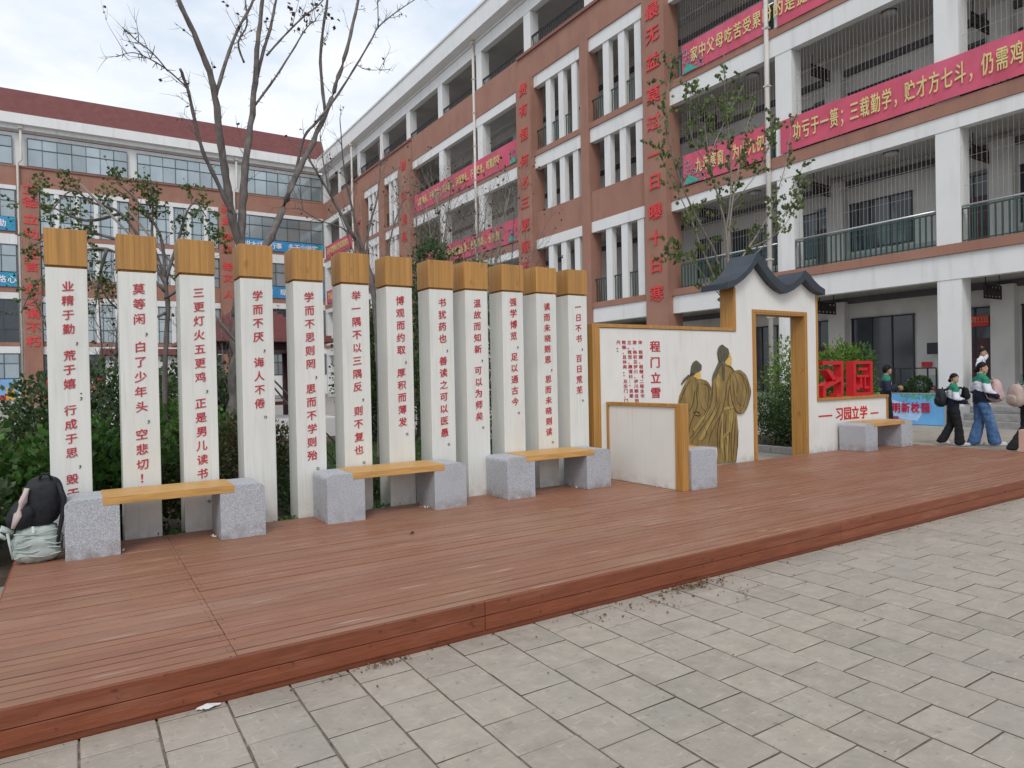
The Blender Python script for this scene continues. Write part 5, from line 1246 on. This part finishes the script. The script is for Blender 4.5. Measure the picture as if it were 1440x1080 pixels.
    for s_, (fx, fz, kx) in ((1, lf), (-1, rf)):
        w_ = legs; y_ = s_*.075
        A = (0, y_, .80); B_ = (kx, y_, kz+fz*.4); C_ = (fx-.005, y_, .06+fz)
        sg += [(A, (.102, .085, .08), B_, (.082*w_, .075*w_, .08)), (B_, (.082*w_, .075*w_, .08), C_, (.108*w_, .082*w_, .05))]
    garment('trousers', sg, [legm], t, None, .025)
    for s_, (fx, fz, kx) in ((1, lf), (-1, rf)):
        o = blob('shoe', m_shoe, (fx+.075, s_*.085, .045+fz*.8), (.125, .045, .042), 2.6, .02, 3, 1, .35 if fz > .03 else 0); o.parent = t
    return t
def pack(t, m, c, rad, straps=True):
    bp_ = thing('backpack', '', 'backpack'); return bp_
def loosepack(label, loc, heading, m, rad, scale=1):
    t = thing('backpack', label, 'backpack', loc, 'school backpacks carried by students'); t.rotation_euler = (0, 0, heading); t.scale = (scale,)*3
    def shp(q): 
        u = (q.z+1)/2; return Vector((q.x*(1.12-.25*u), q.y*(1.05-.2*u), q.z))
    o = blob('pack_body', m, (0, 0, 0), rad, 2.7, .05, 3, 3, 0, None, shp); o.parent = t
    o = blob('front_pocket', m, (-rad[0]*.75, 0, -rad[2]*.35), (rad[0]*.55, rad[1]*.7, rad[2]*.45), 2.8, .04, 3, 6); o.parent = t
    for s_ in (-1, 1):
        MB().tube([(rad[0]*.6, s_*rad[1]*.45, rad[2]*.8), (rad[0]*1.9, s_*rad[1]*.5, rad[2]*1.05), (rad[0]*2.5, s_*rad[1]*.5, rad[2]*.4), (rad[0]*1.7, s_*rad[1]*.6, -rad[2]*.6), (rad[0]*.7, s_*rad[1]*.6, -rad[2]*.8)], .016, 6).build('shoulder_strap', m, t)
    MB().tube([(rad[0]*.4, -.03, rad[2]*.95), (rad[0]*.4, 0, rad[2]*1.15), (rad[0]*.4, .03, rad[2]*.95)], .008, 6).build('grab_handle', m, t)
    return t
HR = math.atan2(-.5376, .8432)      # heading of picture-right
jack = [m_gcl, m_wcl, m_navy]
def rot(v, a): return Vector((v[0]*math.cos(a)-v[1]*math.sin(a), v[0]*math.sin(a)+v[1]*math.cos(a), v[2]))
# girl in black trousers
h1 = HR-.25; P1 = Vector((15.25, 6.95, 0))
person('student in green, white and navy jacket and black wide trousers walking with arms folded forward', P1, h1, 1.50, jack, 1.0, m_blk, ((-.02, .24, 1.06), (.20, .12, .97)), ((-.02, -.25, 1.06), (.22, -.06, .97)), ((-.20, .05, -.02), (.10, 0, .07)), look=-1.05)
o = loosepack('black backpack worn by the student in black trousers', P1+rot((-.21, .05, 1.00), h1), h1, m_black, (.085, .15, .19))
h2 = HR-.15; P2 = Vector((15.65, 6.6, 0))
person('taller student in wide blue jeans carrying a pink backpack on the chest side', P2, h2, 1.72, [m_gcl, m_wcl, m_navy], 1.12, m_jean, ((-.02, .24, 1.06), (.18, .10, .98)), ((.0, -.25, 1.06), (.16, -.22, .95)), ((-.10, .0, -.0), (.20, 0, .12)), look=-.85)
o = loosepack('large pink backpack carried by the student in blue jeans', P2+rot((.22, -.08, 1.13), h2), h2+math.pi, m_pinkbag, (.11, .17, .24))
o = loosepack('small black bag hugged between the two walking students', P1+rot((.24, .04, 1.08), h1), h1+math.pi, m_blk, (.06, .12, .13)); 
h3 = HR-.9
person('student in white t-shirt on the corridor steps holding one arm over the head', (21.5, 9.05, .54), h3, 1.62, [m_wcl], .9, m_blk, ((.05, .33, 1.42), (.02, .10, 1.60)), ((-.02, -.24, 1.04), (.05, -.24, .82)), ((0, 0, .0), (.02, 0, .02)), hair='short', jacket=False, look=-.3)
P4 = atx(1246, 560, 16.5); 
person('student in open dark jacket over white shirt standing behind the end of the low wall', (16.5, P4.y, 0), HR-.3, 1.72, [m_gcl, m_wcl, m_navy], .95, m_blk, ((0, .24, 1.05), (.16, .15, 1.1)), ((0, -.24, 1.05), (.18, -.12, 1.1)), ((-.1, 0, -.02), (.1, 0, .05)), hair='short', look=.1, opened=True)
o = blob('snack_bag', mat('snack', (.35, .22, .1), .6, .3, 15), (16.5+.14, P4.y-.28, 1.16), (.05, .05, .06), 2.4, .1); tag(o, 'small brown snack bag held by the student behind the low wall', 'bag')
P5 = atx(1440, 600, 14.6); h5 = HR+.05
person('student cut by the right picture edge in white and navy jacket', (14.9, P5.y+.02, 0), h5, 1.6, jack, 1.0, m_blk, ((-.05, .25, 1.05), (.05, .24, .85)), ((-.02, -.25, 1.05), (.1, -.2, .9)), ((-.28, .04, -.02), (.15, 0, .1)), look=0)
o = loosepack('beige backpack worn by the student at the right picture edge', Vector((14.9, P5.y+.02, 0))+rot((-.24, .03, 1.08), h5), h5, m_beige, (.10, .16, .21))
print('objects', len(bpy.data.objects))
